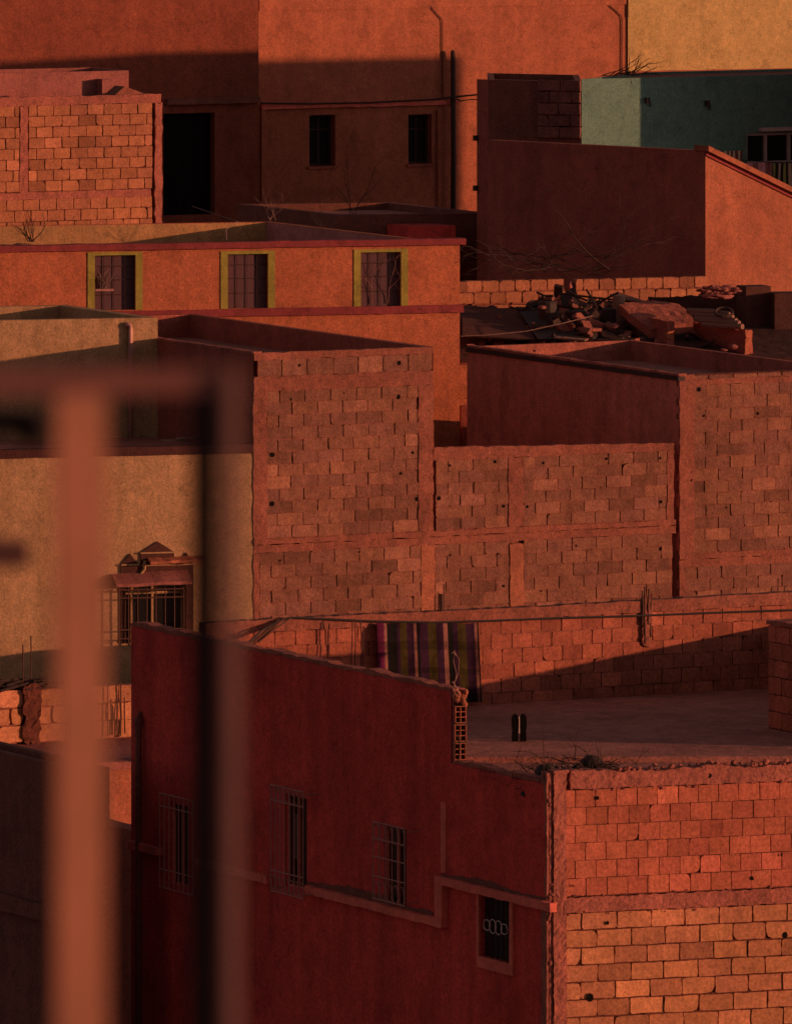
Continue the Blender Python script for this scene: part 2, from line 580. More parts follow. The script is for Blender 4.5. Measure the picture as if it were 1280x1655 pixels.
# ------------------------------------------------------------------ ground
def ground_z(y):
    k = [(-50, 16.0), (60, 18.5), (100, 19.6), (128, 19.0), (165, 17.9), (183, 15.6), (206, 13.4), (240, 13.2), (3000, 13.2)]
    for (y0, d0), (y1, d1) in zip(k, k[1:]):
        if y <= y1:
            return CZ - (d0 + (d1 - d0) * max(0, (y - y0)) / (y1 - y0))
    return CZ - 13.2
g = MB()
ys = [-50, 0, 40, 60, 80, 100, 114, 128, 146, 165, 174, 183, 195, 206, 222, 240, 400, 1000, 3000]
xs = [-1500, -300, -80, -30, -10, 0, 10, 30, 80, 300, 1500]
for i in range(len(xs) - 1):
    for j in range(len(ys) - 1):
        g.face([Vector((xs[i], ys[j], ground_z(ys[j]))), Vector((xs[i + 1], ys[j], ground_z(ys[j]))),
                Vector((xs[i + 1], ys[j + 1], ground_z(ys[j + 1]))), Vector((xs[i], ys[j + 1], ground_z(ys[j + 1])))])
tag(g.build("ground", 'earth'), kind='structure')

def house(name, fr, label, cat="house", a=0.0, b=0.0, zb=None, group=None):
    loc = fr.p(a, b, zb if zb is not None else ground_z(fr.C.y) - .2)
    return empty(name, loc, label, cat, group)

# ------------------------------------------------------------------ orange house at the top, with two small windows
A = Fr(418, 222)
hA = house("orange_house", A, "tall orange house in the top row with two narrow windows and a thin ledge")
pA = A.front()
zbA = A.C.y and CZ - 13.6
def win(pl, x0, y0, x1, y1, cx=None):
    t0, t1 = pl.S(x0), pl.S(x1)
    tm = (t0 + t1) / 2
    return (t0, t1, pl.Z(y1, tm), pl.Z(y0, tm))
wA = [win(pA, 500, 185, 542, 268), win(pA, 660, 184, 698, 264)]
aA1 = A.U(1030)
wallm, roofm = shell(A, 0, aA1, 8, zpx(-70, 222), zbA, fops=wA, depth=.28)
wallm.build("wall", 'orange', hA)
roofm.build("roof", 'grey', hA)
for k, w in enumerate(wA):
    m = MB()
    m.pbox(pA, w[0], w[1], w[2], w[3], -.3, -.26)
    wo_ = m.build("window", 'glass', hA)
    m = MB()
    for t in (w[0] + .03, (w[0] + w[1]) / 2, w[1] - .03):
        m.pbox(pA, t - .025, t + .025, w[2], w[3], -.26, -.22)
    for z in (w[2] + .03, w[3] - .35, w[3] - .03):
        m.pbox(pA, w[0], w[1], z - .02, z + .02, -.262, -.224)
    m.build("frame", 'darkwood', wo_)
    m = MB()
    m.pbox(pA, w[0] - .05, w[1] + .05, w[2] - .06, w[2], 0, .05)
    m.build("sill", 'brown', wo_)
m = MB()
zl = A.z(168, 2.5)
rough_slab(m, pA, A.U(421), A.U(737), zl - .055, zl + .055, 0, .10, .3, .012)
m.build("ledge", 'maroon_trim', hA)
m = MB()
rough_slab(m, pA, 0.0, aA1, A.z(11, 5), zpx(-70, 222) - .02, 0, .03, .5, .006)
m.build("parapet_band", 'orange', hA)
# shallow pilaster beside the pole, window-height plaster strip
m = MB()
m.pbox(pA, A.U(706), A.U(716), zbA, A.z(176, 5), 0, .05)
m.build("pilaster", 'orange', hA)
m = MB()
m.pbox(pA, A.U(421), A.U(428), zbA, A.z(176, 0), 0, .06)
m.build("pilaster", 'orange', hA)
def pix_tube(m, pl, pts, out, r, n=5):
    P = []
    for x, y in pts:
        t = pl.S(x, out)
        P.append(pl.p(t, pl.Z(y, t, out), out))
    m.tube(P, r, n)
m = MB(); pix_tube(m, pA, [(696, 9), (704, 19), (714, 30), (715, 36), (715, 160)], .03, .013); m.build("rain_pipe", 'rust', hA)
m = MB(); pix_tube(m, pA, [(985, 8), (996, 17), (1004, 25), (1005, 30), (1005, 122)], .03, .013); m.build("rain_pipe", 'rust', hA)
# the pole
pol = MB()
t = pA.S(732, .16)
zt_, zb_ = pA.Z(80, t, .16), pA.Z(352, t, .16) - .8
q = [pA.p(t, z, .16) for z in (zb_, (zb_ + zt_) / 2, zt_ - .05, zt_)]
pol.tube([q[0], q[1] + Vector((.015, 0, 0)), q[2], q[3]], [.065, .06, .055, .03], 10)
po = pol.build("pole", 'darkwood', None, True)
tag(po, "dark upright pole standing against the orange wall right of its two windows", "pole")
ca = MB()
pl = pA
pts = []
for x, y in [(421, 166), (500, 167), (600, 165), (700, 160), (733, 156), (772, 152), (800, 150)]:
    t = pl.S(x, .2); pts.append(pl.p(t, pl.Z(y, t, .2), .2))
ca.tube(pts, .022, 5)
tag(ca.build("power_cable", 'cable'), "black cable running along the ledge of the orange house past the pole", "cable")
ca = MB()
pts = []
for x, y in [(734, 158), (745, 162), (760, 160), (775, 160)]:
    t = pl.S(x, .25); pts.append(pl.p(t, pl.Z(y, t, .25), .25))
ca.tube(pts, .014, 5)
tag(ca.build("power_cable", 'cable'), "short slack cable leaving the pole towards the dark brown tower", "cable")

# ------------------------------------------------------------------ russet house at the top left with a big dark door
B = Fr(418, 219.5)
hB = house("russet_house", B, "russet brown house in the top left corner with a tall black doorway", a=-4)
pB = B.front()
zbB = CZ - 13.6
oB = [win(pB, 264, 182, 347, 347)]
aB0 = B.U(-60)
wm, rm = shell(B, aB0, -.0, 6, zpx(-70, 219.5), zbB, fops=oB, depth=.25)
wm.build("wall", 'russet', hB); rm.build("roof", 'grey', hB)
m = MB()
w = oB[0]
m.pbox(pB, w[0], w[1], w[2], w[3], -.28, -.22)
do = m.build("door", 'black', hB)
m = MB()
for k in range(1, 4):
    t = w[0] + (w[1] - w[0]) * k / 4
    m.pbox(pB, t - .015, t + .015, w[2], w[3], -.22, -.205)
m.build("door_rib", 'black', do)
m = MB()
rough_slab(m, pB, B.U(266), -.02, pB.Z(166, -1), pB.Z(157, -1), 0, .16, .3, .01)
m.build("ledge", 'darkbrown', hB)

# ------------------------------------------------------------------ yellow house top right
Cc = Fr(1015, 226.5)
hC = house("yellow_house", Cc, "bright yellow rendered house filling the top right corner")
pC = Cc.front()
wm, rm = shell(Cc, 0, Cc.U(1420), 6, zpx(-70, 226.5), CZ - 13.6)
wm.build("wall", 'yellow', hC); rm.build("roof", 'grey', hC)
m = MB()
rough_slab(m, pC, 0, Cc.U(1400), Cc.z(128, 2), Cc.z(112, 2), 0, .12, .4, .012)
m.build("ledge", 'orange', hC)
m = MB()
rough_slab(m, pC, 0.0, Cc.U(1400), Cc.z(24, 2), zpx(-70, 226.5) - .02, 0, .02, .5, .006)
m.build("parapet_band", 'yellow', hC)

# ------------------------------------------------------------------ teal house right
D_ = Fr(940, 212, 27.5, -24)
hD = house("teal_house", D_, "pale teal house at the right, half of it in shade, with a white framed window")
pD = D_.front()
oD = [win(pD, 1207, 214, 1310, 262)]
wm, rm = shell(D_, 0, D_.U(1420), 4, D_.z(127, 0), CZ - 12.9, par=.06, th=.12, fops=oD, depth=.18)
wm.build("wall", 'teal', hD); rm.build("roof", 'concrete_red', hD)
m = MB()
w = oD[0]
m.pbox(pD, w[0], w[1], w[2], w[3], -.2, -.14)
wd = m.build("window", 'glass', hD)
m = MB()
m.pbox(pD, w[0], w[1], w[3] - .05, w[3], -.14, -.06)
m.pbox(pD, w[0], w[1], w[2], w[2] + .04, -.14, -.06)
for t in (w[0] + .02, D_.U(1240), D_.U(1278), w[1] - .02):
    m.pbox(pD, t - .03, t + .03, w[2], w[3], -.142, -.062)
m.build("frame", 'white', wd)
m = MB()
m.pbox(pD, w[0] + .3, w[1] + .2, w[3] + .05, w[3] + .13, 0, .16)
m.build("window_hood", 'white', hD)
for x, y in ((1045, 160), (1142, 165)):
    m = MB()
    t = pD.S(x); z = pD.Z(y, t)
    m.pbox(pD, t - .05, t + .04, z - .08, z + .05, 0, .10)
    m.tube([pD.p(t + .05, z - .02, .05), pD.p(t + .06, z - .16, .06)], .02, 5)
    m.build("wall_bracket", 'dark', hD)
# laundry in front of the teal wall
def cloth(name, pl, x0, x1, y0, y1, out, mats, label, folds=5, stripes=1, sag=.0):
    m = MB()
    t0, t1 = pl.S(x0, out), pl.S(x1, out)
    tm = (t0 + t1) / 2
    z1_, z0_ = pl.Z(y0, tm, out), pl.Z(y1, tm, out)
    nx, nz = 40, 16
    ph = random.uniform(0, 6)
    def pt(i, j):
        s = i / nx; q = j / nz
        o = out + .025 * math.sin(ph + s * folds * 6.28 + q * .8) * (.25 + q) + .012 * math.sin(s * folds * 15 + 2)
        return pl.p(t0 + (t1 - t0) * s + .01 * math.sin(q * 4 + s * 9), z1_ + (z0_ - z1_) * q - sag * math.sin(math.pi * s), o)
    vv = [pt(i, j) for i in range(nx + 1) for j in range(nz + 1)]
    nb = len(vv)
    vv += [p - pl.n * .012 for p in vv]
    for i in range(nx):
        for j in range(nz):
            a, b, c, d = i * (nz + 1) + j, (i + 1) * (nz + 1) + j, (i + 1) * (nz + 1) + j + 1, i * (nz + 1) + j + 1
            k = int(i / nx * stripes * len(mats)) % len(mats)
            m.mesh([vv[a], vv[b], vv[c], vv[d]], [(0, 3, 2, 1)], k)
            m.mesh([vv[a + nb], vv[b + nb], vv[c + nb], vv[d + nb]], [(0, 1, 2, 3)], k)
    o = m.build(name, mats, None, True)
    return tag(o, label, "laundry", "laundry hung out below the teal house window")
cloth("laundry_towel", pD, 1205, 1248, 262, 300, .25, ['cloth_pink', 'plum'], "pink towel hanging under the white framed window of the teal house", 3, 2)
cloth("laundry_cloth", pD, 1248, 1300, 263, 312, .25, ['cloth_green', 'dark', 'cloth_sand', 'dark'], "olive and black striped cloth hanging beside the pink towel", 5, 3)
cloth("laundry_cloth", pD, 1170, 1200, 243, 285, .3, ['cloth_sand', 'darkbrown'], "sand coloured striped cloth hanging left of the pink towel", 3, 4)
m = MB()
m.tube([pD.p(pD.S(x, .25), pD.Z(y, pD.S(x, .25), .25), .25) for x, y in ((1150, 240), (1200, 258), (1250, 262), (1330, 262))], .01, 5)
tag(m.build("washing_line", 'cable'), "thin washing line below the window of the teal house", "line")
# debris on the teal roof edge
m = MB()
for k in range(14):
    p0 = D_.p(D_.U(955) + random.uniform(0, 1.0), random.uniform(.25, .7), D_.z(126, 0) + .04)
    branch(m, p0, Vector((random.uniform(-.2, 1), jit(.3), .18)), random.uniform(.3, .7), .014, 1)
tag(m.build("twig_pile", 'twig'), "small pile of dry twigs on the roof edge of the teal house", "twigs")

# house outside the frame on the right: the one whose shadow falls across the top row
X = Fr(1280 + 115, 211.6, 27.5, -42)
hX = house("brown_house", X, "brown house just outside the frame to the right of the teal house")
wm, rm = shell(X, 0, 11.9, 3.5, CZ - 7.17, CZ - 13.4)
wm.build("wall", 'brown', hX); rm.build("roof", 'grey', hX)

# ------------------------------------------------------------------ dark brown tower
E = Fr(790, 196.4, -25, 0)
hE = house("dark_tower_house", E, "dark brown block shaped house in shade between the pole and the teal house", a=1)
aE1 = E.U(940)
pE = E.front()
zE = E.z(128, 0)
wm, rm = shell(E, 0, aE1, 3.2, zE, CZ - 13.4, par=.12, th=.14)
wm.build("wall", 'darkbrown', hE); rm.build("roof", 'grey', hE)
E2 = Fr(790, 196.4, -25, 35)
lE = E2.V(771)
m = MB()
m.prism([E2.p(-.004, .01, CZ - 13.4), E2.p(-.004, lE, CZ - 13.4), E2.p(.2, lE + .1, CZ - 13.4), E2.p(.2, .14, CZ - 13.4)], Vector((0, 0, zE - CZ + 13.4 - .004)))
m.build("side_wall", 'brown', hE)
m = MB()
blocks(m, pE, E.U(871), aE1 - .01, E.z(224, 1.8), zE + .02, .5, .19, .02, .03, .012, .7, .02, .05, out=.07, back=True)
m.build("brick_patch", ['darkblock', 'mortar_dark'], hE)
for py in (222, 303):
    lp = E2.left()
    t = lp.S(772); z = lp.Z(py, t)
    m = MB()
    m.pbox(lp, t - .05, t + .03, z - .06, z + .05, 0, .09)
    m.build("wall_hook", 'dark', hE)

# ------------------------------------------------------------------ house with the sloping stair wall on the right
F_ = Fr(1140, 189, 42, 45)
hF = house("stair_house", F_, "house with dark side wall and orange front whose parapet slopes down rightwards")
lF = F_.V(788)
zF = F_.z(243, 0)
zFb = CZ - 13.2
aF1 = F_.U(1440)
pF = F_.front()
zr = F_.z(312, F_.U(1280))
sl = (zF - zr) / F_.U(1280)
m = MB()
m.prism([F_.p(0, .02, zFb), F_.p(0, lF, zFb), F_.p(0, lF, zF), F_.p(0, .02, zF)], F_.u * .22)
m.build("side_wall", 'brown', hF)
m = MB()
m.prism([F_.p(.23, .02, zFb), F_.p(aF1, .02, zFb), F_.p(aF1, .02, zF - .01 - sl * aF1), F_.p(.23, .02, zF - .01 - sl * .23)], F_.v * .2)
m.prism([F_.p(-.002, -.004, zFb), F_.p(aF1, -.004, zFb), F_.p(aF1, -.004, zF - sl * aF1), F_.p(-.002, -.004, zF)], F_.v * .02)
m.build("front_wall", 'orange_front', hF)
m = MB()
c0 = Vector((0, 0, .11))
A0, A1 = F_.p(-.05, -.14, zF - .0), F_.p(aF1, -.14, zF - sl * (aF1 + .05))
m.prism([A0, A1, A1 + c0, A0 + c0], F_.v * .4)
m.build("coping", 'orange_front', hF)
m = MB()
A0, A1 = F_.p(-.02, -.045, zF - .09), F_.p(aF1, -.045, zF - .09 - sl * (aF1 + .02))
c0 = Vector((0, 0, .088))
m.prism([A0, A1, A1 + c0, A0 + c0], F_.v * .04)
m.build("coping_shade_strip", 'redtrim', hF)  # darker strip painted in for the shadow line below the coping
m = MB()
m.face([F_.p(.2, .2, zFb + .5), F_.p(aF1, .2, zFb + .5), F_.p(aF1, 3.6, zFb + .5), F_.p(.2, 3.6, zFb + .5)])
m.build("floor_slab", 'grey', hF)

# low dark house between the orange house and the apartment roof
S_ = Fr(540, 197.0, 12, 27.5)
hS = house("low_house", S_, "low dark flat roofed house in deep shade below the two narrow windows")
aS1 = S_.U(795)
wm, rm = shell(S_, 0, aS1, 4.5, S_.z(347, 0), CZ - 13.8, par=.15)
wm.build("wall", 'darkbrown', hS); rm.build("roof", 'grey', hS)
m = MB()
t0, t1 = S_.U(622), S_.U(700)
m.box(S_, t0, t1, -1.0, -.1, CZ - 14, S_.z(364, 2, -1))
tag(m.build("roof_box", 'maroon'), "small maroon box like shed in front of the low dark house", "shed")

# ------------------------------------------------------------------ brick house on the left
J = Fr(262, 206)
hJ = house("brick_house", J, "unfinished block house on the upper left with a pink roof box", a=-3)
pJ = J.front()
aJ0 = J.U(-70)
zJ = J.z(151, 0)
zJb = CZ - 13.6
wm, rm = shell(J, aJ0, 0, 5.5, zJ - .02, zJb, par=.12, th=.15, skip=('front',))
wm.build("wall", 'concrete_red', hJ); rm.build("roof", 'concrete_red', hJ)
m = MB()
zb1 = J.z(167, -1)
zm0, zm1 = J.z(318, -1), J.z(306, -1)
blocks(m, pJ, J.U(47), J.U(246), zm1, zb1, .40, .215, .02, .016, .012, .75, .01, .05, chip=.15)
blocks(m, pJ, aJ0, J.U(31), zm1, zb1, .40, .215, .02, .016, .012, .75, .01, .05, chip=.15)
blocks(m, pJ, aJ0, J.U(246), J.z(372, -1), zm0, .40, .215, .02, .016, .012, .6, .01, .05, chip=.1)
m.build("block_wall", ['brickblock', 'mortar_dark'], hJ)
m = MB()
rough_slab(m, pJ, aJ0, -.02, zb1, zJ, -.1, .012, .14, .012, edge=.015)
rough_slab(m, pJ, aJ0, J.U(244), zm0, zm1, -.1, .012, .14, .012)
rough_slab(m, pJ, J.U(250), 0, zJb + .1, zb1, -.1, .02, .14, .014, edge=.02)
rough_slab(m, pJ, J.U(32), J.U(45), zm1, zb1, -.1, .012, .14, .014, edge=.02)
m.build("concrete_frame", 'concrete_red', hJ)
# pink roof box with a hollow top
J2 = Fr(208, 208.2)
pJ2 = J2.front()
wm, rm = shell(J2, J2.U(-70), 0, J2.V(150), J2.z(113, 0), zJ - .2, par=.3, th=.07)
wm.build("roof_box", 'pinkclay', hJ); rm.build("roof_box_floor", 'grey', hJ)
m = MB()
a = J.U(182, 2.0)
m.box(J, J.U(166, 2.0), a, 2.02, 2.3, zJ - .2, J.z(127, a, 2.0))
cb = m.build("chimney_block", 'pinkclay')
tag(cb, "small square chimney block on the brick house roof before its pink box", "chimney")
m = MB()
z0 = zJ - .1
m.prism([J.p(J.U(186), .25, z0), J.p(-.1, .25, z0), J.p(-.35, .25, z0 + .12), J.p(J.U(210), .25, z0 + .27)], J.v * .5)
tag(m.build("rubble_heap", 'concrete'), "broken wedge of concrete at the roof corner of the brick house", "rubble")

# ------------------------------------------------------------------ orange apartment house with three framed windows
I_ = Fr(743, 178.8, 15, 27.5)
hI = house("apartment_house", I_, "orange house with maroon string courses and three windows framed in olive yellow", a=-4)
pI = I_.front()
aI0 = I_.U(-70)
zI = I_.z(393, 0)
zIb = CZ - 16.5
oI = [win(pI, 153, 412, 219, 501), win(pI, 368, 410, 433, 498), win(pI, 583, 407, 648, 495)]
lI = I_.V(437)
wm, rm = shell(I_, aI0, 0, lI, zI, zIb, par=.75, th=.14, fops=oI, depth=.2)
wm.build("wall", 'orange2', hI); rm.build("roof", 'earth', hI)
m = MB()
P = I_.p
zr = zI - .75
m.face([P(aI0, lI - .145, zr), P(-.14, lI - .145, zr), P(-.14, lI - .145, zI - .01), P(aI0, lI - .145, zI - .01)])
m.build("parapet_lining", 'ochre', hI)
m = MB()
m.face([P(-.145, .14, zr), P(-.145, lI - .15, zr), P(-.145, lI - .15, zI - .01), P(-.145, .14, zI - .01)])
m.build("parapet_lining", 'plum', hI)  # plum colour stands for skylit shade on this unlit inner face
m = MB()
rough_slab(m, pI, aI0, .10, zI - .015, zI + .10, -.2, .09, .4, .006)
m.build("coping", 'redtrim', hI)
m = MB()
zc = I_.z(498, 0)
rough_slab(m, pI, aI0, .06, zc - .07, zc + .07, 0, .08, .4, .006)
m.build("string_course", 'redtrim', hI)
for k, w in enumerate(oI):
    m = MB()
    m.pbox(pI, w[0], w[1], w[2], w[3], -.20, -.10)
    wd = m.build("window", 'shutter', hI)
    fw = .135
    m = MB()
    for (a, b, c, d) in ((w[0] - fw, w[0], w[2], w[3] + .06), (w[1], w[1] + fw, w[2], w[3] + .06), (w[0], w[1], w[3], w[3] + .06)):
        m.pbox(pI, a, b, c, d, 0, .015)
    m.build("surround", 'yellow_trim', wd)
    m = MB()
    for q in range(1, 4):
        t = w[0] + (w[1] - w[0]) * q / 4
        m.tube([pI.p(t, w[2], -.08), pI.p(t, w[3], -.08)], .007, 4)
    for q in (.28, .55, .8):
        z = w[2] + (w[3] - w[2]) * q
        m.tube([pI.p(w[0], z, -.08), pI.p(w[1], z, -.08)], .007, 4)
    m.build("grille", 'iron_dark', wd)
    if k == 0:
        m = MB()
        m.pbox(pI, w[0] + .01, w[0] + .36, w[2] + .36, w[2] + .40, -.10, .02)
        m.build("shelf", 'iron', wd)
        pt = MB()
        for q in range(7):
            branch(pt, pI.p(w[0] + .18 + jit(.06), w[2] + .41, -.03), Vector((jit(.6), jit(.2), 1)), .32, .012, 1)
        pp = pt.build("potted_plant", 'paletwig')
        tag(pp, "small dry plant on the shelf in the leftmost olive framed window", "plant")
    if k == 2:
        pt = MB()
        branch(pt, pI.p(w[0] + .25, w[2] + .05, -.07), Vector((.2, 0, 1)), .75, .009, 2, .8)
        branch(pt, pI.p(w[0] + .55, w[2] + .05, -.07), Vector((.1, 0, 1)), .7, .009, 2, .8)
        tag(pt.build("creeper", 'iron'), "bare reddish creeper in the rightmost olive framed window", "plant")
m = MB()
rough_slab(m, pI, .005, I_.U(755), I_.z(655, 0), I_.z(590, 0), -.3, -.02, .15, .008)
m.build("side_pier", 'orange2', hI)
# heap of earth and weeds on its roof, twigs along the back parapet
m = MB()
for k in range(26):
    a = I_.U(random.uniform(-40, 118), 0) ; bb = random.uniform(.25, 1.1)
    v_, f_ = lump(I_.p(a, bb, zI - .05 - .1 * (a > I_.U(80))), random.uniform(.15, .5), .2, random.uniform(.08, .17))
    m.mesh(v_, f_)
for a, b_ in ((-60, 60), ):
    pass
tag(m.build("earth_heap", 'earth'), "long heap of rubble and earth on the roof of the orange apartment house", "rubble")
def bush(px, py, fr, b, n, L, label, mat='twig', spread=.9, up=.15, r=.012, cat="dry plant", name="dry_bush", depth=2):
    m = MB()
    a = fr.U(px, b)
    p0 = fr.p(a, b, fr.z(py, a, b))
    for k in range(n):
        branch(m, p0 + Vector((jit(.08), jit(.05), 0)), Vector((jit(spread), jit(.4), random.uniform(.3, 1))), L * random.uniform(.6, 1.1), r, depth, .6, 0, up)
    return tag(m.build(name, mat), label, cat)
bush(52, 390, I_, .6, 9, .42, "bare dry bush on the roof of the apartment house above its left window")
m = MB()
P0 = [(150, 365), (148, 380), (153, 395), (151, 403)]
bush(440, 356, I_, lI, 4, .5, "few thin dry twigs at the back roof corner of the apartment house", 'paletwig', 1.2, .05, .008)
bush(520, 366, I_, lI * .75, 4, .45, "thin dry twigs on the right hand parapet of the apartment house", 'twig', 1.2, .05, .007)
m = MB()
m.tube([I_.p(I_.U(405), 1, zI + .08), I_.p(I_.U(450), 2.2, zI + .2), I_.p(I_.U(500), 3.0, zI + .3), I_.p(I_.U(528), lI * .72, zI + .45)], .007, 4)
tag(m.build("wire", 'paletwig'), "pale slack wire crossing the roof corner of the apartment house", "wire")
m = MB()
branch(m, Vector(S_.p(S_.U(572), .2, S_.z(348, 0))), Vector((-.05, 0, 1)), 1.2, .012, 1, .2)
branch(m, Vector(S_.p(S_.U(580), .2, S_.z(348, 0))), Vector((.2, 0, 1)), 1.1, .012, 1, .2)
branch(m, Vector(S_.p(S_.U(578), .2, S_.z(348, 0))), Vector((-.5, 0, .7)), .6, .01, 1, .3)
tag(m.build("dry_stalk", 'twig'), "tall dry stalks growing between the two narrow windows of the orange house", "dry plant")

# ------------------------------------------------------------------ flat roof with junk, and the low block wall behind it
H_ = Fr(745, 179.2, 2, 27.5)
hH = house("junk_roof_house", H_, "low house whose dark flat roof is strewn with junk and broken walls")
zH = CZ - 12.8
aH1 = H_.U(1440)
m = MB()
m.box(H_, 0, aH1, 0, 6.0, CZ - 16, CZ - 13.25)
m.build("wall", 'brown', hH)
m = MB()
def roof_z(y):
    return CZ - 13.2 + .62 * min(1.0, max(0.0, (y - 179.2) / 4.6))
nn, mm_ = 60, 24
RG = {}
for i in range(nn + 1):
    for j in range(mm_ + 1):
        b = 6.0 * j / mm_
        q = H_.p(aH1 * i / nn, b, 0)
        RG[i, j] = Vector((q.x, q.y, roof_z(q.y) + (jit(.004) if 0 < j < mm_ else 0)))
for i in range(nn):
    for j in range(mm_):
        m.face([RG[i, j], RG[i + 1, j], RG[i + 1, j + 1], RG[i, j + 1]])
for i in range(nn):
    lo_ = lambda p: Vector((p.x, p.y, CZ - 13.249))
    m.face([lo_(RG[i, 0]), lo_(RG[i + 1, 0]), RG[i + 1, 0], RG[i, 0]])
for j in range(mm_):
    m.face([lo_(RG[0, j + 1]), lo_(RG[0, j]), RG[0, j], RG[0, j + 1]])
m.build("roof", 'nearblack', hH)

G_ = Fr(745, 184.2, 20, 27.5)
hG = house("low_block_wall", G_, "low sunlit wall of loose sandy blocks with a gap, behind the junk on the roof", "wall", zb=zH)
pG = G_.front()
gb = [(745, 915, 455, 452), (930, 1140, 448, 446)]
m = MB()
t0, t1 = pG.S(742), pG.S(914)
zt = pG.Z(455, t0)
blocks(m, pG, t0, t1, zt - .46, zt, .335, .2, .022, .03, .014, .8, .02, .2, chip=.2, out=.0, corner=.02)
blocks(m, pG, t0, t1, zH, zt - .47, .36, .2, .02, .03, .016, .5, .008, .2, chip=.2, out=.0, corner=.02)
t0, t1 = pG.S(931), pG.S(1144)
zt = pG.Z(449, (t0 + t1) / 2)
blocks(m, pG, t0, t1, zt - .46, zt, .335, .2, .022, .03, .014, .8, .02, .2, chip=.25, out=.0, corner=.02)
blocks(m, pG, pG.S(914), t1, zH, zt - .47, .36, .2, .02, .03, .016, .5, .008, .2, chip=.2, out=.0, corner=.02)
m.build("blocks", ['brickblock', 'mortar'], hG)
m = MB()
v_, f_ = lump(pG.p(pG.S(925), pG.Z(466, 2), -.08), .07, .1, .15, 1, .15)
m.mesh(v_, f_)
tag(m.build("stone", 'pinkclay'), "single pale upright stone in the gap of the low sandy block wall", "stone")

def hp(px, py, D):
    return wp(px, py, D)
def on_roof(px, D):
    return Vector(((px - CX) / FPX * D, D, roof_z(D) + .02))
# broken mud walls
def stub(x0, y0, x1, y1, D1, th, label, mat='brown', tv=27.5, end='orange', zb=None):
    fr = Fr(x1, D1, tv, tv)
    L = fr.V(x0)
    z1_, z0_ = fr.z(y1), fr.z(y0, 0, L)
    zb_ = CZ - 13.25 if zb is None else zb
    hh = empty("broken_wall", fr.p(0, L / 2, zb_), label, "broken wall", "broken mud walls on the junk roof")
    m = MB()
    pl = fr.left()
    rough_slab(m, pl, -L, 0, zb_, max(z0_, z1_), -th, 0, .15, .02, ztop=lambda t: z1_ + (z0_ - z1_) * (-t / L) + jit(.02))
    m.build("mud_wall", mat, hh)
    return fr, L, z0_, z1_
fa = stub(988, 494, 1078, 536, 180.4, .16, "left broken mud wall leaning against the sunlit sloping slab")
fb = stub(1108, 517, 1203, 533, 179.7, .18, "right broken mud wall running towards the viewer with a sunlit end")
m = MB()
q = [hp(1000, 491, 181.25), hp(1093, 489, 181.6), hp(1112, 508, 181.1), hp(1116, 520, 180.95), hp(1052, 533, 180.75)]
n_ = 10
slabm = MB()
G0 = {}
for i in range(n_ + 1):
    for j in range(n_ + 1):
        s, t = i / n_, j / n_
        top = q[0].lerp(q[1], s)
        bot = q[4].lerp(q[3], s)
        p = top.lerp(bot, t) + Vector((jit(.012), 0, jit(.015) + .05 * math.sin(math.pi * s) * (1 - t)))
        if i == n_: p.x += .12 * math.sin(t * 2.6)
        G0[i, j] = p
for i in range(n_):
    for j in range(n_):
        slabm.face([G0[i, j], G0[i + 1, j], G0[i + 1, j + 1], G0[i, j + 1]])
dz = Vector((0, .05, -.18))
edge = [(i, 0) for i in range(n_)] + [(n_, j) for j in range(n_)] + [(i, n_) for i in range(n_, 0, -1)] + [(0, j) for j in range(n_, 0, -1)]
for k, e in enumerate(edge):
    e2 = edge[(k + 1) % len(edge)]
    slabm.face([G0[e], G0[e] + dz, G0[e2] + dz, G0[e2]])
slabm.face([G0[e] + dz for e in reversed(edge)])
tag(slabm.build("fallen_slab", 'concrete_red'), "sunlit sloping slab of dried mud resting between two broken walls", "slab")
# block stubs in the sun on the wall ends
m = MB()
fr, L, z0_, z1_ = fa
rough_slab(m, Pl(fr.C, fr.u, Vector((fr.u.y, -fr.u.x, 0))), -.01, .12, z1_ - .13, z1_ + .02, -.1, .03, .06, .015)
tag(m.build("mud_brick", 'orange'), "sunlit mud brick at the end of the left broken wall", "brick")
m = MB()
fr, L, z0_, z1_ = fb
for k in range(3):
    rough_slab(m, Pl(fr.C, fr.u, Vector((fr.u.y, -fr.u.x, 0))), 0 + jit(.01), .12 + jit(.015), z1_ - .17 * (k + 1) + .01, z1_ - .17 * k, -.12, .03 + jit(.015), .07, .012)
tag(m.build("brick_pier", 'orange'), "ragged sunlit stack of mud bricks ending the right broken wall", "bricks")
# shade wall at the back right and the boxes on it
stub(1048, 484, 1250, 472, 182.8, .3, "long low dark wall behind the broken mud walls, at the right edge", 'nearblack', 72)
def jbox(x0, x1, ytop, D, hgt, dep, label, mat, rot=27.5, cat="box", name="crate", zb=None):
    fr = Fr(x0, D, rot, rot)
    a = fr.U(x1)
    zt = fr.z(ytop)
    m = MB()
    m.box(fr, 0, a, 0, dep, zt - hgt, zt)
    return tag(m.build(name, mat), label, cat)
jbox(1206, 1246, 463, 182.2, 1.0, .5, "dark square tank with a sunlit rim on the junk roof at the right", 'nearblack', 20, "tank", "water_tank")
jbox(1252, 1310, 474, 182.0, 1.0, .6, "dark brown box cut by the right edge beside the square tank", 'nearblack', 10, "box", "storage_box")
m = MB()
for x, y, s in ((1135, 465, .1), (1150, 462, .16), (1165, 463, .1), (1178, 461, .12), (1190, 465, .1), (1158, 472, .22), (1145, 474, .18), (1172, 475, .15)):
    v_, f_ = lump(hp(x, y + 4, 181.2), s * 1.3, s, s * .38, 2, .35)
    m.mesh(v_, f_)
for k in range(40):
    p = hp(random.gauss(1160, 18), random.uniform(462, 474), 181.1)
    q_ = random.uniform(.02, .06)
    v_, f_ = lump(p, q_ * 1.5, q_, q_ * .7, 1, .3)
    m.mesh(v_, f_)
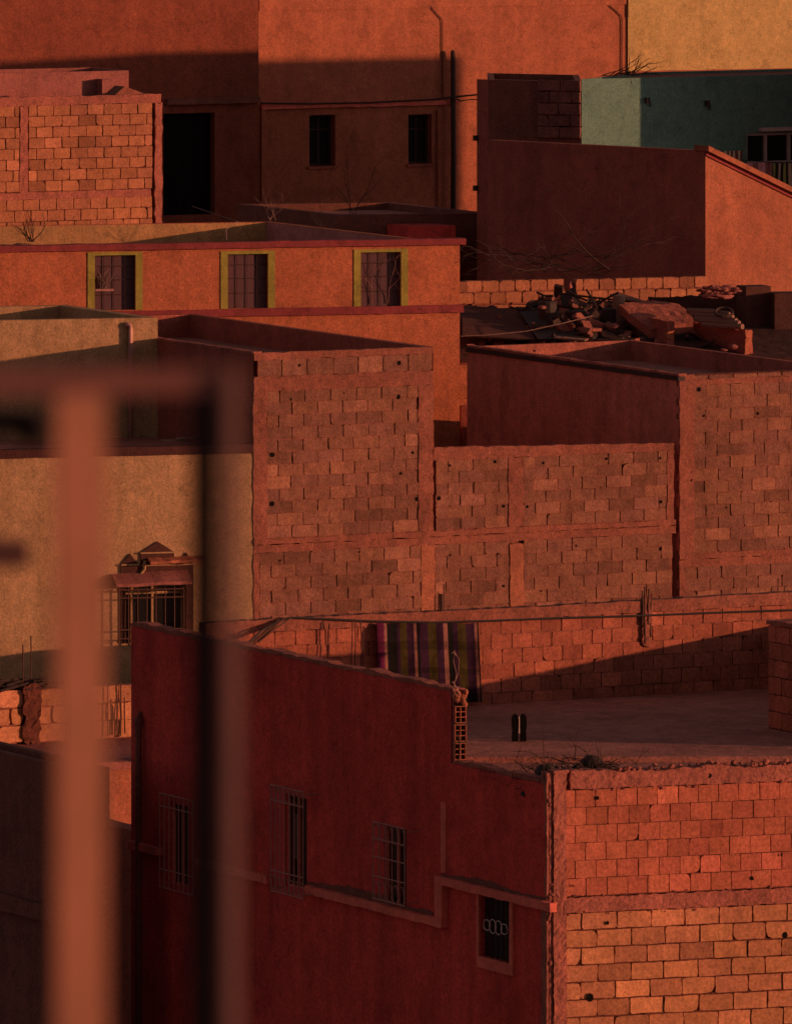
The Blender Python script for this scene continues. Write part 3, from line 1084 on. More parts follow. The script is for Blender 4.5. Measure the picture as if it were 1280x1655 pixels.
tag(m.build("rubble_heap", 'pinkclay'), "heap of sunlit rubble on the wall in front of the orange stair house", "rubble")
# rolled mats and hoses
m = MB()
for k in range(5):
    y = 503 + k * 5
    m.tube([hp(1112 + k * 6, y + jit(2), 180.9 - k * .12), hp(1150 + k * 5, y + 2 + jit(3), 180.5 - k * .12), hp(1180 + k * 5, y + 6 + jit(2), 180.2 - k * .12)], .05 + jit(.015), 7)
tag(m.build("rolled_mat", 'wood'), "bundle of grey rolled mats lying behind the right broken wall", "mats")
m = MB()
c = hp(1170, 506, 180.2)
m.tube([c + Vector((.17 * math.cos(k * .5), .2 * math.sin(k * .5), .07 * math.sin(k * .5) + .02)) for k in range(13)], .03, 6)
tag(m.build("hose_coil", 'darkwood'), "grey coil of hose on top of the rolled mats", "hose")
# tyre
def torus(c, ax, Rr, r, n=24, k=10, flat=1.0):
    ax = ax.normalized(); x = ax.orthogonal().normalized(); y = ax.cross(x)
    vv = []
    for i in range(n):
        d = x * math.cos(2 * math.pi * i / n) + y * math.sin(2 * math.pi * i / n)
        for j in range(k):
            t = 2 * math.pi * j / k
            vv.append(c + d * (Rr + r * math.cos(t)) + ax * r * flat * math.sin(t))
    fs = [(i * k + j, ((i + 1) % n) * k + j, ((i + 1) % n) * k + (j + 1) % k, i * k + (j + 1) % k) for i in range(n) for j in range(k)]
    return vv, fs
m = MB()
c = on_roof(943, 180.4) + Vector((0, 0, .17))
m.mesh(*torus(c, Vector((.12, -.35, 1)), .20, .085, 28, 10, 1.2))
ty = m.build("tyre", 'rubber', None, True)
tag(ty, "old tyre lying flat at the front of the junk pile", "tyre")
m = MB()
m.mesh(*torus(on_roof(978, 180.8) + Vector((0, 0, .12)), Vector((.3, -.2, 1)), .15, .065, 24, 8))
tag(m.build("tyre", 'tread', None, True), "smaller dusty tyre between the flat tyre and the broken wall", "tyre")
m = MB()
m.mesh(*torus(on_roof(870, 182.6) + Vector((0, 0, .18)), Vector((.5, -.5, .6)), .22, .07, 28, 10))
tag(m.build("tyre", 'rubber', None, True), "dark tyre standing upright against the low block wall", "tyre")
# dark sheets and planks
def sheet(pts, th, label, mat, name="board", cat="board", group="boards and sheets in the junk pile"):
    m = MB()
    m.prism(pts, Vector((0, .03, -th)))
    return tag(m.build(name, mat), label, cat, group)
sheet([hp(746, 492, 183.2), hp(835, 500, 182.6), hp(866, 548, 180.0), hp(748, 541, 179.8)], .03, "large dark sheet sloping off the left end of the junk pile", 'nearblack', "dark_sheet", "sheet")
sheet([hp(905, 478, 183.0), hp(928, 462, 183.0), hp(938, 488, 182.6), hp(912, 500, 182.6)], .03, "dark square panel propped up in the middle of the junk", 'dark')
sheet([hp(925, 478, 182.6), hp(950, 490, 182.4), hp(945, 502, 182.2), hp(922, 492, 182.2)], .03, "dark tilted panel right of the propped square panel", 'dark')
sheet([hp(895, 545, 179.8), hp(905, 541, 180.3), hp(955, 545, 180.2), hp(945, 549, 179.8)], .03, "flat plank catching the sun at the front edge of the junk", 'wood')
sheet([hp(985, 475, 182.8), hp(1000, 472, 182.8), hp(1055, 490, 182.6), hp(1040, 495, 182.6)], .04, "weathered plank lying over the top of the sloping slab", 'wood')
sheet([hp(840, 503, 182.0), hp(900, 500, 182.2), hp(945, 545, 180.0), hp(870, 548, 179.9)], .03, "dark tarpaulin spread under the junk", 'dark', "tarpaulin", "tarpaulin")
m = MB()
for k in range(11):
    x = random.uniform(850, 1000); D = random.uniform(181.2, 183.4)
    p = on_roof(x, D) + Vector((0, 0, random.uniform(.15, .7)))
    d = Vector((random.uniform(-1, 1), jit(.4), random.uniform(-.1, .8))).normalized() * random.uniform(.3, .6)
    pass
jd = ["rusty pole jutting left out of the junk", "bent rusty bar above the upright tyre", "stick leaning to the right over the dark panels",
      "long pole lying across the back of the junk", "short bar in front of the low block wall gap", "rod slanting over the smaller tyre"]
js = [((838, 505), (880, 480)), ((868, 472), (895, 478)), ((948, 468), (965, 498)), ((905, 474), (1052, 489)), ((918, 470), (950, 486)), ((955, 500), (1000, 472))]
for lab, ((x0, y0), (x1, y1)) in zip(jd, js):
    m = MB()
    a, b = hp(x0, y0, 182.4), hp(x1, y1, 182.0)
    mid = (a + b) / 2 + Vector((jit(.03), 0, jit(.04)))
    m.tube([a, mid, b], .022, 6)
    tag(m.build("pole", 'darkwood'), lab, "pole", "poles in the junk pile")
jc = [((885, 498), .22, 'dark', "dark oil can in the left of the junk"), ((930, 515), .26, 'dark', "dark drum behind the flat tyre"), ((1000, 485), .15, 'wood', "weathered crate under the plank"),
      ((985, 508), .2, 'dark', "black tub next to the left broken wall"), ((905, 520), .24, 'darkbrown', "brown bucket in the middle of the junk")]
for (x, y), s, mat, lab in jc:
    m = MB()
    p = hp(x, y, 181.6)
    base = Vector((p.x, p.y, roof_z(p.y)))
    hgt = p.z + s * .6 - base.z
    m.tube([base, base + Vector((0, 0, hgt * .5)), base + Vector((0, 0, hgt * .93)), base + Vector((0, 0, hgt))], [s * .8, s * .85, s * .8, s * .7], 12)
    tag(m.build("drum", mat), lab, "container", "containers in the junk pile")
for k, (x, y, s, lab) in enumerate(((876, 496, .10, "reddish stone at the left of the junk"), (930, 512, .09, "sunlit stone behind the flat tyre"), (990, 527, .13, "orange stone beside the smaller tyre"),
                                    (975, 538, .08, "small stone in front of the smaller tyre"), (1172, 565, .09, "left of two stones at the foot of the right broken wall"), (1186, 560, .12, "right pointed stone at the foot of the right broken wall"),
                                    (865, 567, .06, "small stone on the parapet of the right hand grey house"))):
    D = 180.6 if k < 4 else 179.3
    if k == 6: D = 176.0
    m = MB()
    p = hp(x, y, D)
    s *= .7
    v_, f_ = lump(p, s * 1.2, s, s * .6, 2, .35)
    m.mesh(v_, f_)
    tag(m.build("stone", 'pinkclay'), lab, "stone", "loose stones on the roofs")
m = MB()
m.tube([hp(745, 543, 179.5), hp(790, 541, 179.6), hp(850, 535, 179.8), hp(910, 522, 180.1), hp(958, 510, 180.5)], .008, 4)
tag(m.build("wire", 'paletwig'), "pale wire drooping over the dark sheet of the junk roof", "wire")
m = MB()
for k in range(230):
    x = random.gauss(930, 55) if random.random() < .75 else random.uniform(770, 1180)
    D = random.uniform(180.0, 183.6)
    p = on_roof(x, D) + Vector((0, 0, random.uniform(.0, .42) * max(0.1, 1 - abs(x - 935) / 130)))
    L, w_, h_ = random.uniform(.05, .32), random.uniform(.02, .12), random.uniform(.015, .07)
    ax = Vector((random.uniform(-1, 1), jit(.7), jit(.5))).normalized()
    ay = ax.cross(Vector((jit(.3), jit(.3), 1))).normalized()
    az = ax.cross(ay)
    c = [p + ax * (L * sx * random.uniform(.7, 1)) + ay * (w_ * sy) + az * (h_ * sz) for sz in (-1, 1) for sx, sy in ((-1, -1), (1, -1), (1, 1), (-1, 1))]
    m.hexa(c, random.choice((0, 0, 0, 1, 1, 2)))
tag(m.build("scrap_litter", ['darkwood', 'darkbrown', 'concrete_red']), kind='stuff')
# dry branches against the dark side wall
m = MB()
for k in range(26):
    x = random.uniform(825, 1015)
    branch(m, hp(x, random.uniform(412, 446), 185.6), Vector((random.uniform(-1, 1), jit(.2), random.uniform(-.05, .28))), random.uniform(.5, 1.5), .012, 2, .45)
branch(m, hp(985, 436, 185.6), Vector((-.8, 0, .7)), 1.3, .022, 1, .4)
tag(m.build("dry_branches", 'darkwood'), "tangle of bare dry branches in front of the dark brown side wall", "branches")

# ------------------------------------------------------------------ house in the middle, bare block front
L_ = Fr(410, 165)
hL = house("block_house", L_, "tall bare concrete block house in the middle with a dark side wall and hollow roof")
pL = L_.front()
lL = L_.V(312, L_.U(700))
aL = L_.U(700)
zL = L_.z(571, 0)
zLb = CZ - 18.2
sideL = L_.V(255)
wm, rm = shell(L_, 0, aL, lL, zL, zLb, par=.42, th=.14, skip=('front', 'left'))
wm.build("wall", 'brown', hL); rm.build("roof", 'grey', hL)
m = MB()
facade(m, L_.left(), -lL, 0, zLb, zL - .015)
m.build("side_wall", 'brown', hL)
m = MB()
rough_slab(m, L_.left(), -lL, 0.0, zL - .02, zL + .025, -.16, .01, .2, .008)
m.build("side_coping", 'concrete_red', hL)
m = MB()
z_a, z_b = L_.z(605, 1.5), L_.z(628, 1.5)     # beam
z_c, z_d = L_.z(866, 1.5), L_.z(889, 1.5)     # lower band
blkL = dict(gv=.020, gh=.012, rough=.010, open_p=.42, mortar_in=.008, deep=.07, chip=.09, mk=2)
cl0, cl1 = L_.U(432), L_.U(676)
zl2 = L_.z(1032, 1.5)
blocks(m, pL, .08, aL - .02, z_a, zL - .12, .50, .2, **blkL)
blocks(m, pL, cl0, cl1, z_c, z_b, .50, .2, **blkL)
blocks(m, pL, .12, L_.U(682), zl2, z_d, .50, .2, **blkL)
m.build("block_wall", ['block', 'mortar', 'black'], hL)
m = MB()
rough_slab(m, pL, 0, aL, zL - .12, zL, -.1, .008, .15, .008, edge=.012)
rough_slab(m, pL, 0, aL, z_b, z_a, -.1, .014, .1, .012, edge=.012)
rough_slab(m, pL, -.01, cl0, z_c, z_b, -.1, .010, .12, .01, edge=.014)
rough_slab(m, pL, cl1, aL, z_c, z_b, -.1, .012, .12, .01, edge=.014)
rough_slab(m, pL, 0, L_.U(1092), z_c - .10, z_c, -.1, .018, .12, .01, edge=.012)
rough_slab(m, pL, 0, L_.U(1092), z_d, z_c - .11, -.1, .0, .12, .012, edge=.012)
rough_slab(m, pL, -.005, .11, zl2, z_d, -.1, .008, .12, .01, edge=.012)
m.build("concrete_frame", 'concrete', hL)
m = MB()
rough_slab(m, pL, L_.U(681), L_.U(703), zl2, z_d, -.1, .010, .12, .008, edge=.012)
m.build("plaster_strip", 'smear', hL)
m = MB()
m.face([L_.p(0, .03, zLb), L_.p(aL, .03, zLb), L_.p(aL, .03, zl2 + .02), L_.p(0, .03, zl2 + .02)])
m.face([N_b for N_b in (L_.p(aL, .03, zLb), L_.p(L_.U(1089), .03, zLb), L_.p(L_.U(1089), .03, zl2 + .02), L_.p(aL, .03, zl2 + .02))])
m.build("plinth", 'concrete', hL)
m = MB()
m.box(L_, L_.U(440), L_.U(480), lL - .9, lL - .5, zL - .42, zL - .1)
tag(m.build("roof_box", 'darkbrown'), "dark lump standing on the hollow roof of the middle block house", "box")

# the lower wall that continues it to the right
hM = empty("yard_wall", L_.p(aL + 2, 0, zLb), "lower bare block wall joining the middle block house and the right block house", "wall")
aM1 = L_.U(1089)
zM = L_.z(720, aL + 2)
topM = lambda t: L_.z(723, aL) + (L_.z(716, aM1) - L_.z(723, aL)) * (t - aL) / (aM1 - aL)
m = MB()
m.box(L_, aL + .005, aM1, .07, .22, zLb, min(topM(aL), topM(aM1)) - .02)
m.build("core", 'concrete', hM)
m = MB()
c0, c1 = L_.U(822), L_.U(846)
e0 = L_.U(1078)
zt0 = topM(aM1) - .13
blocks(m, pL, aL + .06, c0, z_c, zt0, .50, .2, **blkL)
blocks(m, pL, c1, e0, z_c, zt0, .50, .2, **blkL)
blocks(m, pL, L_.U(704), L_.U(823), zl2, z_d, .50, .2, **blkL)
blocks(m, pL, L_.U(847), aM1 - .03, zl2, z_d, .50, .2, **blkL)
m.build("block_wall", ['block', 'mortar', 'black'], hM)
m = MB()
rough_slab(m, pL, aL + .005, aM1, zt0, zt0 + .12, -.15, .01, .12, .01, ztop=lambda t: topM(t) + jit(.008))
rough_slab(m, pL, c0, c1, z_c, zt0, -.1, .008, .12, .01, edge=.012)
rough_slab(m, pL, e0, aM1, z_c, zt0, -.1, .008, .12, .01, edge=.012)
m.build("concrete_frame", 'concrete', hM)
m = MB()
rough_slab(m, pL, L_.U(824), L_.U(846), zl2 + .12, z_d - .05, -.1, .012, .12, .006, edge=.01)
m.build("plaster_strip", 'smear', hM)

# holes left by scaffold poles: flat discs, their black painted for the shade inside
def putlogs(pl, pts, parent, out=.012):
    for x, y, r in pts:
        r *= .72
        t = pl.S(x); z = pl.Z(y, t)
        m = MB()
        n = 9
        ring = [pl.p(t + r * math.cos(2 * math.pi * k / n) * random.uniform(.75, 1.1), z + r * 1.25 * math.sin(2 * math.pi * k / n) * random.uniform(.75, 1.1), out) for k in range(n)]
        ins = [p - pl.n * .003 + (p - pl.p(t, z, out)) * -.05 for p in ring]
        m.face(ins)
        for k in range(n):
            m.face([ring[k], ring[(k + 1) % n], ins[(k + 1) % n], ins[k]])
        m.build("scaffold_hole", 'black', parent)
putlogs(pL, [(484, 590, .032), (645, 586, .05), (470, 645, .025), (644, 641, .05), (556, 635, .02), (440, 735, .06), (440, 814, .055), (667, 731, .03), (580, 892, .025), (452, 906, .025), (648, 765, .03), (674, 806, .05)], hL)
putlogs(pL, [(727, 752, .03), (800, 746, .035), (710, 805, .045), (814, 818, .035), (878, 748, .03), (980, 741, .03), (1067, 740, .03), (1068, 811, .035), (852, 819, .035), (728, 897, .022), (805, 895, .025), (931, 882, .022), (1067, 887, .045), (814, 947, .03), (875, 955, .02)], hM)

# ------------------------------------------------------------------ right hand block house with a dark plastered side
N_ = Fr(1098, 168.9)
hN = house("grey_block_house", N_, "block house at the right edge with long plum side wall and walled roof")
pN = N_.front()
aN, lN = 3.5, N_.V(755)
zN = N_.z(606, 0)
wm, rm = shell(N_, 0, aN, lN, zN, zLb, par=.36, th=.13, skip=('front', 'left'))
wm.build("wall", 'concrete_red', hN); rm.build("roof", 'grey', hN)
m = MB()
facade(m, N_.left(), -lN, 0, zLb, zN - .02)
m.build("side_wall", 'plumwall', hN)
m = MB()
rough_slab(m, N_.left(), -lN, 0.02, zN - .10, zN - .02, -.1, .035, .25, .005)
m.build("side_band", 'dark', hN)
m = MB()
rough_slab(m, N_.left(), -lN, 0.0, zN - .018, zN + .02, -.14, .02, .2, .008)
m.build("side_coping", 'concrete_red', hN)
m = MB()
zn1, zn2 = N_.z(890, 1.5), N_.z(912, 1.5)
zt_ = N_.z(622, .5)
cN = N_.U(1122)
blocks(m, pN, cN, aN, zn1, zt_, .50, .2, **blkL)
blocks(m, pN, N_.U(1108), aN, N_.z(990, 1.5), zn2, .50, .2, **blkL)
blocks(m, pN, .14, aN, zt_ + .1, zN - .02, .50, .2, **blkL)
m.build("block_wall", ['block', 'mortar', 'black'], hN)
m = MB()
rough_slab(m, pN, 0, aN, zt_, zt_ + .1, -.1, .012, .12, .012)
rough_slab(m, pN, 0, cN, zn1, zN, -.1, .010, .12, .01, edge=.012)
rough_slab(m, pN, 0, aN, zn1 - .1, zn1, -.1, .018, .12, .01)
rough_slab(m, pN, 0, aN, zn2, zn1 - .105, -.1, .004, .12, .012)
rough_slab(m, pN, 0, N_.U(1108), zLb, zn2, -.1, .01, .12, .01)
m.build("concrete_frame", 'concrete', hN)
putlogs(pN, [(1130, 629, .05), (1137, 672, .03), (1225, 668, .03), (1117, 762, .025), (1117, 776, .025), (1117, 863, .03), (1174, 820, .02)], hN)
m = MB()
for dx, s in ((0, .09), (12, .05), (-8, .06)):
    v_, f_ = lump(Vector(N_.p(N_.U(1050 + dx, 4.6), 4.6, zN - .36 + s * .6)), s * 1.2, s, s, 1, .2)
    m.mesh(v_, f_)
tag(m.build("stone", 'stone'), "little group of stones on the walled flat roof of the right block house", "stones")

W_ = Fr(830, 178.1, 4, 27.5)  # hidden wall added so its shadow darkens the foot of the apartment front
hW = house("lane_wall", W_, "unseen low wall added behind the right block house to cast shade", "wall")
m = MB()
m.box(W_, 0, 4.5, 0, .2, CZ - 17, CZ - 14.12)
m.build("wall", 'brown', hW)

# low annex in the lane behind the terrace (only its shadow reaches the cream wall)
T_ = Fr(470, 161.0)
hT = house("annex", T_, "low annex hidden in the lane in front of the middle block house")
wm, rm = shell(T_, 0, 3.4, 2.6, CZ - 16.78, zLb, par=.2)
wm.build("wall", 'brown', hT); rm.build("roof", 'grey', hT)

# ------------------------------------------------------------------ cream house on the left with the merlon window
K = Fr(409, 165.0, 15, 27.5)
hK = house("cream_house", K, "ochre cream house at the left with a terrace and a window under stepped merlons", a=-3)
pK = K.front()
aK0 = K.U(-80)
zK = K.z(732, 0)
zKb = CZ - 18.2
Ku = Fr(255, (L_.p(0, sideL, 0)).y, 15, 27.5)
pKu = Ku.front()
w = win(pK, 203, 945, 300, 1040)
m = MB()
facade(m, pK, aK0, 0, zKb, zK, [w], .2)
m.build("wall", 'cream', hK)
m = MB()
rough_slab(m, pK, aK0, 0.0, zK + .002, K.z(718, 0), -.25, .03, .3, .006)
m.build("terrace_coping", 'umber', hK)
m = MB()
m.face([K.p(aK0, .2, zK + .0), K.p(0, .2, zK + .0), K.p(0, sideL + 1, zK + .0), K.p(aK0, sideL + 1, zK + .0)])
m.build("terrace_floor", 'grey', hK)
zKu = Ku.z(513, 0)
lKu = Ku.V(88, Ku.U(236))
wm, rm = shell(Ku, Ku.U(-90), -.0, lKu, zKu, zK - .1, par=.55, th=.2)
wm.build("upper_wall", 'cream', hK); rm.build("roof", 'grey', hK)
# stepped merlon surround
sw = MB()
def kp(x, y, o=.03):
    t = pK.S(x); return pK.p(t, pK.Z(y, t), o)
th_ = -pK.n * .03
sw.prism([kp(195, 1040), kp(203, 1040), kp(203, 945), kp(300, 945), kp(300, 1040), kp(312, 1040), kp(312, 912), kp(195, 912)], th_)
sw.prism([kp(196, 911.5), kp(223, 911.5), kp(209.5, 895)], th_)
sw.prism([kp(227, 911.5), kp(281, 911.5), kp(281, 893), kp(227, 893)], th_)
sw.prism([kp(227, 892.5), kp(282, 892.5), kp(254.5, 875)], th_)
sw.prism([kp(290, 911.5), kp(312, 911.5), kp(301, 893)], th_)
sur = sw.build("window_surround", 'umber_light', hK)
m = MB()
for x0, x1, y in ((195, 224, 912.5), (226, 283, 893), (227, 312, 912.5)):
    t0, t1 = pK.S(x0), pK.S(x1)
    z = pK.Z(y, (t0 + t1) / 2)
    m.pbox(pK, t0, t1, z - .012, z + .012, .032, .06)
m.build("fillet", 'cream', sur)
def hood(x0, x1, y0, y1, drop, out, mat, nm):
    m = MB()
    t0, t1 = pK.S(x0), pK.S(x1)
    n = 8
    up, lo = [], []
    for i in range(n + 1):
        t = t0 + (t1 - t0) * i / n
        z = pK.Z(y0 + (y1 - y0) * i / n, t)
        up.append(pK.p(t, z + drop + jit(.01), .03)); lo.append(pK.p(t, z + jit(.012), out + jit(.02)))
    dz = Vector((0, 0, -.05))
    for i in range(n):
        m.hexa([up[i] + dz, lo[i] + dz, lo[i + 1] + dz, up[i + 1] + dz, up[i], lo[i], lo[i + 1], up[i + 1]])
    return m.build(nm, mat, hK)
hood(238, 328, 906, 902, .05, .26, 'orange', "tile_hood")
hood(180, 302, 942, 935, .16, .40, 'pinkclay', "tile_hood")
m = MB()
pix_tube(m, pK, [(234, 906), (233, 920), (226, 930), (216, 933)], .06, .03)
m.build("hood_scroll", 'cream', hK)
m = MB()
m.pbox(pK, w[0], w[1], w[2], w[3], -.22, -.16)
wdK = m.build("window", 'glass', hK)
m = MB()
for x in (216, 249, 297):
    t = pK.S(x); m.pbox(pK, t - .02, t + .02, w[2], w[3], -.16, -.12)
t0, t1 = pK.S(203), pK.S(300)
for y in (948, 960):
    z = pK.Z(y, t0); m.pbox(pK, t0, t1, z - .02, z + .02, -.158, -.122)
m.build("frame", 'cream', wdK)
m = MB()
tA, tB = pK.S(193, .22), pK.S(297, .22)
grille(m, pK, tA, tB, w[2], w[3] - .02, .22, 8, (w[3] - .06, w[3] - .2, w[3] - .75, w[3] - .9), .012, 0.03)
m.build("grille", 'rust', wdK)
# standpipe on the terrace
m = MB()
bK = sideL - .35
fpp = Fr(211, Ku.p(0, -.12, 0).y - .08, 15, 27.5)
zt_ = fpp.z(526, 0)
q = fpp.p(0, 0, 0)
m.tube([Vector((q.x, q.y, z)) for z in (zK, zt_ - .06)] + [Vector((q.x - .01, q.y, zt_)), Vector((q.x - .05, q.y, zt_ + .025)), Vector((q.x - .09, q.y + .01, zt_))], .042, 10)
tag(m.build("vent_pipe", 'palepipe', None, True), "pale upright pipe on the terrace in front of the upper cream wall", "pipe")
for k, (x0, x1, lab) in enumerate(((262, 300, "longer broken plank on the terrace edge of the cream house"), (285, 325, "short plank end beside the broken plank on the cream terrace edge"))):
    m = MB()
    fr = Fr(x0, 165.4, 15, 27.5)
    z = K.z(716.5, 0)
    rough_slab(m, fr.front(), 0, fr.U(x1), z + .0 + .035 * k, z + .03 + .04 * k, -.12, 0, .1, .01)
    tag(m.build("plank", 'wood'), lab, "plank", "planks on the cream terrace edge")

# ------------------------------------------------------------------ walls at the lower left
Q = Fr(212, 133)
hQ = house("clay_yard_house", Q, "low clay coloured house at the lower left with a sunlit block parapet")
pQ = Q.front()
aQ0 = Q.U(-90)
zQ = Q.z(1107, 0)
zQf = Q.z(1192, 0)
m = MB()
c0, c1 = Q.U(37), Q.U(63)
blocks(m, pQ, c1, .8, zQf, zQ, .42, .225, .018, .014, .014, .6, .008, .06, chip=.15)
blocks(m, pQ, aQ0, c0, zQf, zQ, .42, .235, .03, .022, .018, .95, .02, .07, chip=.3, corner=.03)
m.build("block_parapet", ['sandblock', 'mortar'], hQ)
m = MB()
rough_slab(m, pQ, c0, c1, zQf, zQ + .08, -.12, .05, .05, .03, edge=.03)
m.build("crumbling_pier", 'mortar_dark', hQ)
m = MB()
m.box(Q, aQ0, .8, .07, .25, zQf - .5, zQ - .01)
m.build("parapet_core", 'concrete_red', hQ)
dQ = Fr(212, 130.2)
m = MB()
bq = (Q.p(0, 0, 0).y - dQ.p(0, 0, 0).y)
m.face([dQ.p(dQ.U(-90), 0, zQf - .01), dQ.p(2.0, 0, zQf - .01), Q.p(2.0, .1, zQf - .01), Q.p(aQ0, .1, zQf - .01)])
m.build("terrace_floor", 'pinkclay', hQ)
m = MB()
facade(m, dQ.front(), dQ.U(-90), 1.5, CZ - 20, zQf - .10)
m.build("wall", 'orange', hQ)
m = MB()
rough_slab(m, dQ.front(), dQ.U(-90), 1.5, zQf - .11, zQf - .005, -.3, .05, .2, .01)
m.build("coping", 'pinkclay', hQ)
# reeds and rebars there
m = MB()
for k in range(60):
    a = random.uniform(Q.U(-40), Q.U(56))
    m.tube([Q.p(a, random.uniform(-.05, .3), zQ + random.uniform(0, .14)), Q.p(a + random.uniform(.2, .6), random.uniform(-.05, .3), zQ + random.uniform(.02, .16))], .018, 4)
tag(m.build("reed_bundle", 'darkwood'), "dark bundle of reeds lying on the sunlit block parapet at the left edge", "reeds")
def rebar(pl, lst, out, label, group, r=.011, mat='rust'):
    for (x0, y0, x1, y1), lab in zip(lst, label):
        m = MB()
        t0, t1 = pl.S(x0, out), pl.S(x1, out)
        a, b = pl.p(t0, pl.Z(y0, t0, out), out), pl.p(t1, pl.Z(y1, t1, out), out)
        m.tube([a, (a + b) / 2 + Vector((jit(.012), jit(.012), 0)), b], r, 5)
        tag(m.build("rebar", mat), lab, "rebar", group)
rebar(pQ, [(37, 1112, 37, 1042), (49, 1112, 50, 1028)], -.05, ["shorter bare rebar rising from the crumbling pier at the left edge", "taller bare rebar rising from the crumbling pier at the left edge"], "rebars over the left block parapet", .010)
rebar(pQ, [(174, 1190, 174, 1105), (186, 1188, 187, 1130), (190, 1188, 189, 1140), (195, 1190, 195, 1103), (202, 1186, 201, 1128)], .05,
      ["leftmost of the thin rebars against the sunlit parapet by the maroon corner", "second thin rebar from the left by the maroon corner", "middle short rebar by the maroon corner", "tall rebar nearly touching the maroon corner", "last short rebar right beside the maroon corner"], "rebars beside the maroon house corner", .010)
# dark walls running up the lane at the lower left
R2 = Fr(226, 124.8)
hR2 = house("lane_wall", R2, "dark wall in the lane just left of the maroon house corner", "wall")
m = MB()
rough_slab(m, R2.left(), -R2.V(118), 0, CZ - 20, R2.z(1347, 0), -.3, 0, .6, .01)
m.build("plaster", 'brown', hR2)
R1 = Fr(120, 121)
hR1 = house("shed", R1, "dark shed in the bottom left corner behind the blurred post", "shed")
wm, rm = shell(R1, 0, .5, R1.V(-90), R1.z(1244, 0), CZ - 20, par=.1, th=.1)
wm.build("wall", 'darkbrown', hR1); rm.build("roof", 'brown', hR1)
m = MB()
rough_slab(m, R1.left(), -R1.V(-90), 0, R1.z(1500, 0), R1.z(1472, 0), 0, .12, .4, .01)
m.build("ledge", 'darkbrown', hR1)

# ------------------------------------------------------------------ maroon house in front
O = Fr(888, 113, 19, 27.5)
hO = house("maroon_house", O, "large maroon house in front with grilled windows, roof terrace and bare brick front", zb=CZ - 19.6)
pO, lO = O.front(), O.left()
zOb = CZ - 19.6
LO = O.V(212)                      # length of the left wall
sH = O.V(733)                      # where the high parapet ends
zHi = O.z(1114, 0, sH)
zLo = O.z(1264, 0)
zFl = CZ - 13.63
def lwin(x0, y0, x1, y1):
    t0, t1 = lO.S(x0), lO.S(x1); tm = (t0 + t1) / 2
    return (t0, t1, lO.Z(y1, tm), lO.Z(y0, tm))
lw = [lwin(276, 1300, 306, 1432), lwin(461, 1286, 496, 1436), lwin(621, 1336, 657, 1466), lwin(776, 1452, 826, 1552)]
m = MB()
facade(m, lO, -LO, -sH, zOb, zHi, [o for o in lw[:3]], .07, top=lambda t: zHi + .012 * math.sin(t * 5) + jit(.008))
facade(m, lO, -sH, 0, zOb, zLo, [lw[3]], .07, top=lambda t: zLo + .012 * math.sin(t * 6) + jit(.008))
m.build("side_wall", 'maroon', hO)
m = MB()
th = .16
m.box(O, .01, th, sH + .05, LO, zFl - .2, zHi - .03)
m.box(O, .01, th, .2, sH, zFl - .3, zLo - .03)
m.face([O.p(0, LO, zOb), O.p(3, LO, zOb), O.p(3, LO, zFl), O.p(0, LO, zFl)])
m.build("parapet_core", 'concrete_red', hO)
m = MB()
rough_slab(m, lO, -LO, -sH, zHi - .035, zHi + .012, -th, .012, .16, .012, ztop=lambda t: zHi + .015 + .012 * math.sin(t * 5) + jit(.01))
m.build("parapet_top", 'concrete_red', hO)
m = MB()
rough_slab(m, lO, -sH, -.22, zLo - .03, zLo + .012, -th, .012, .16, .012, ztop=lambda t: zLo + .015 + .012 * math.sin(t * 6) + jit(.01))
m.build("parapet_top", 'concrete_red', hO)
# hollow clay bricks in the cut end of the high parapet
m = MB()
pend = Pl(O.p(0, sH, 0), O.u, Vector((O.u.y, -O.u.x, 0)))
zb_, zt_ = O.z(1230, 0, sH), O.z(1140, 0, sH)
nb = 3
for k in range(nb):
    h0, h1 = zb_ + (zt_ - zb_) * k / nb + .01, zb_ + (zt_ - zb_) * (k + 1) / nb - .01
    x0, x1 = .005 + jit(.008), th - .01 + jit(.008)
    w_ = .009
    for c in range(4):
        xx = x0 + (x1 - x0 - w_) * c / 3 if c in (0, 3) else x0 + (x1 - x0) * .5 - w_ / 2
        if c == 2: continue
        m.pbox(pend, xx, xx + w_, h0, h1, -.02, .05 + jit(.006), 0)
    for r_ in range(4):
        zz = h0 + (h1 - h0 - w_) * r_ / 3
        m.pbox(pend, x0 + w_ + .001, x1 - w_ - .001, zz, zz + w_, -.02, .048 + jit(.006), 0)
for k in range(9):
    v_, f_ = lump(pend.p(random.uniform(.0, th), random.uniform(zt_, zHi - .02), .02), .04, .03, .04, 1, .3)
    m.mesh(v_, f_)
m.build("hollow_bricks", 'orange', hO)
m = MB()
m.box(O, .0, th + .02, sH + .02, sH + .06, zb_ - .1, zHi - .04)
m.build("parapet_end", 'dark', hO)
# string course
zs1 = lO.Z(1452, -6) ; 
def course(x0, x1, za, zb2, nm="string_course"):
    m = MB()
    rough_slab(m, lO, lO.S(x0, .06), lO.S(x1, .06), za, zb2, 0, .09, .12, .007)
    m.build(nm, 'maroon_trim', hO)
tA = lO.S(690)
zc_ = lO.Z(1485, tA)
course(209, 257, zc_ - .05, zc_ + .05)
course(318, 434, zc_ - .05, zc_ + .05)
course(496, 706, zc_ - .05, zc_ + .05)
tB = lO.S(800)
zd_ = lO.Z(1443, tB)
course(712, 892, zd_ - .05, zd_ + .05)
m = MB()
rough_slab(m, lO, lO.S(702, .09), lO.S(713, .09), zc_ - .05, zd_ + .05, 0, .09, .12, .006)
m.build("string_course", 'maroon_trim', hO)
m = MB()
rough_slab(m, lO, lO.S(710), -.07, zd_ + .06, zLo - .04, -.05, .02, .3, .004)
m.build("plaster_panel", 'maroon', hO)
m = MB()
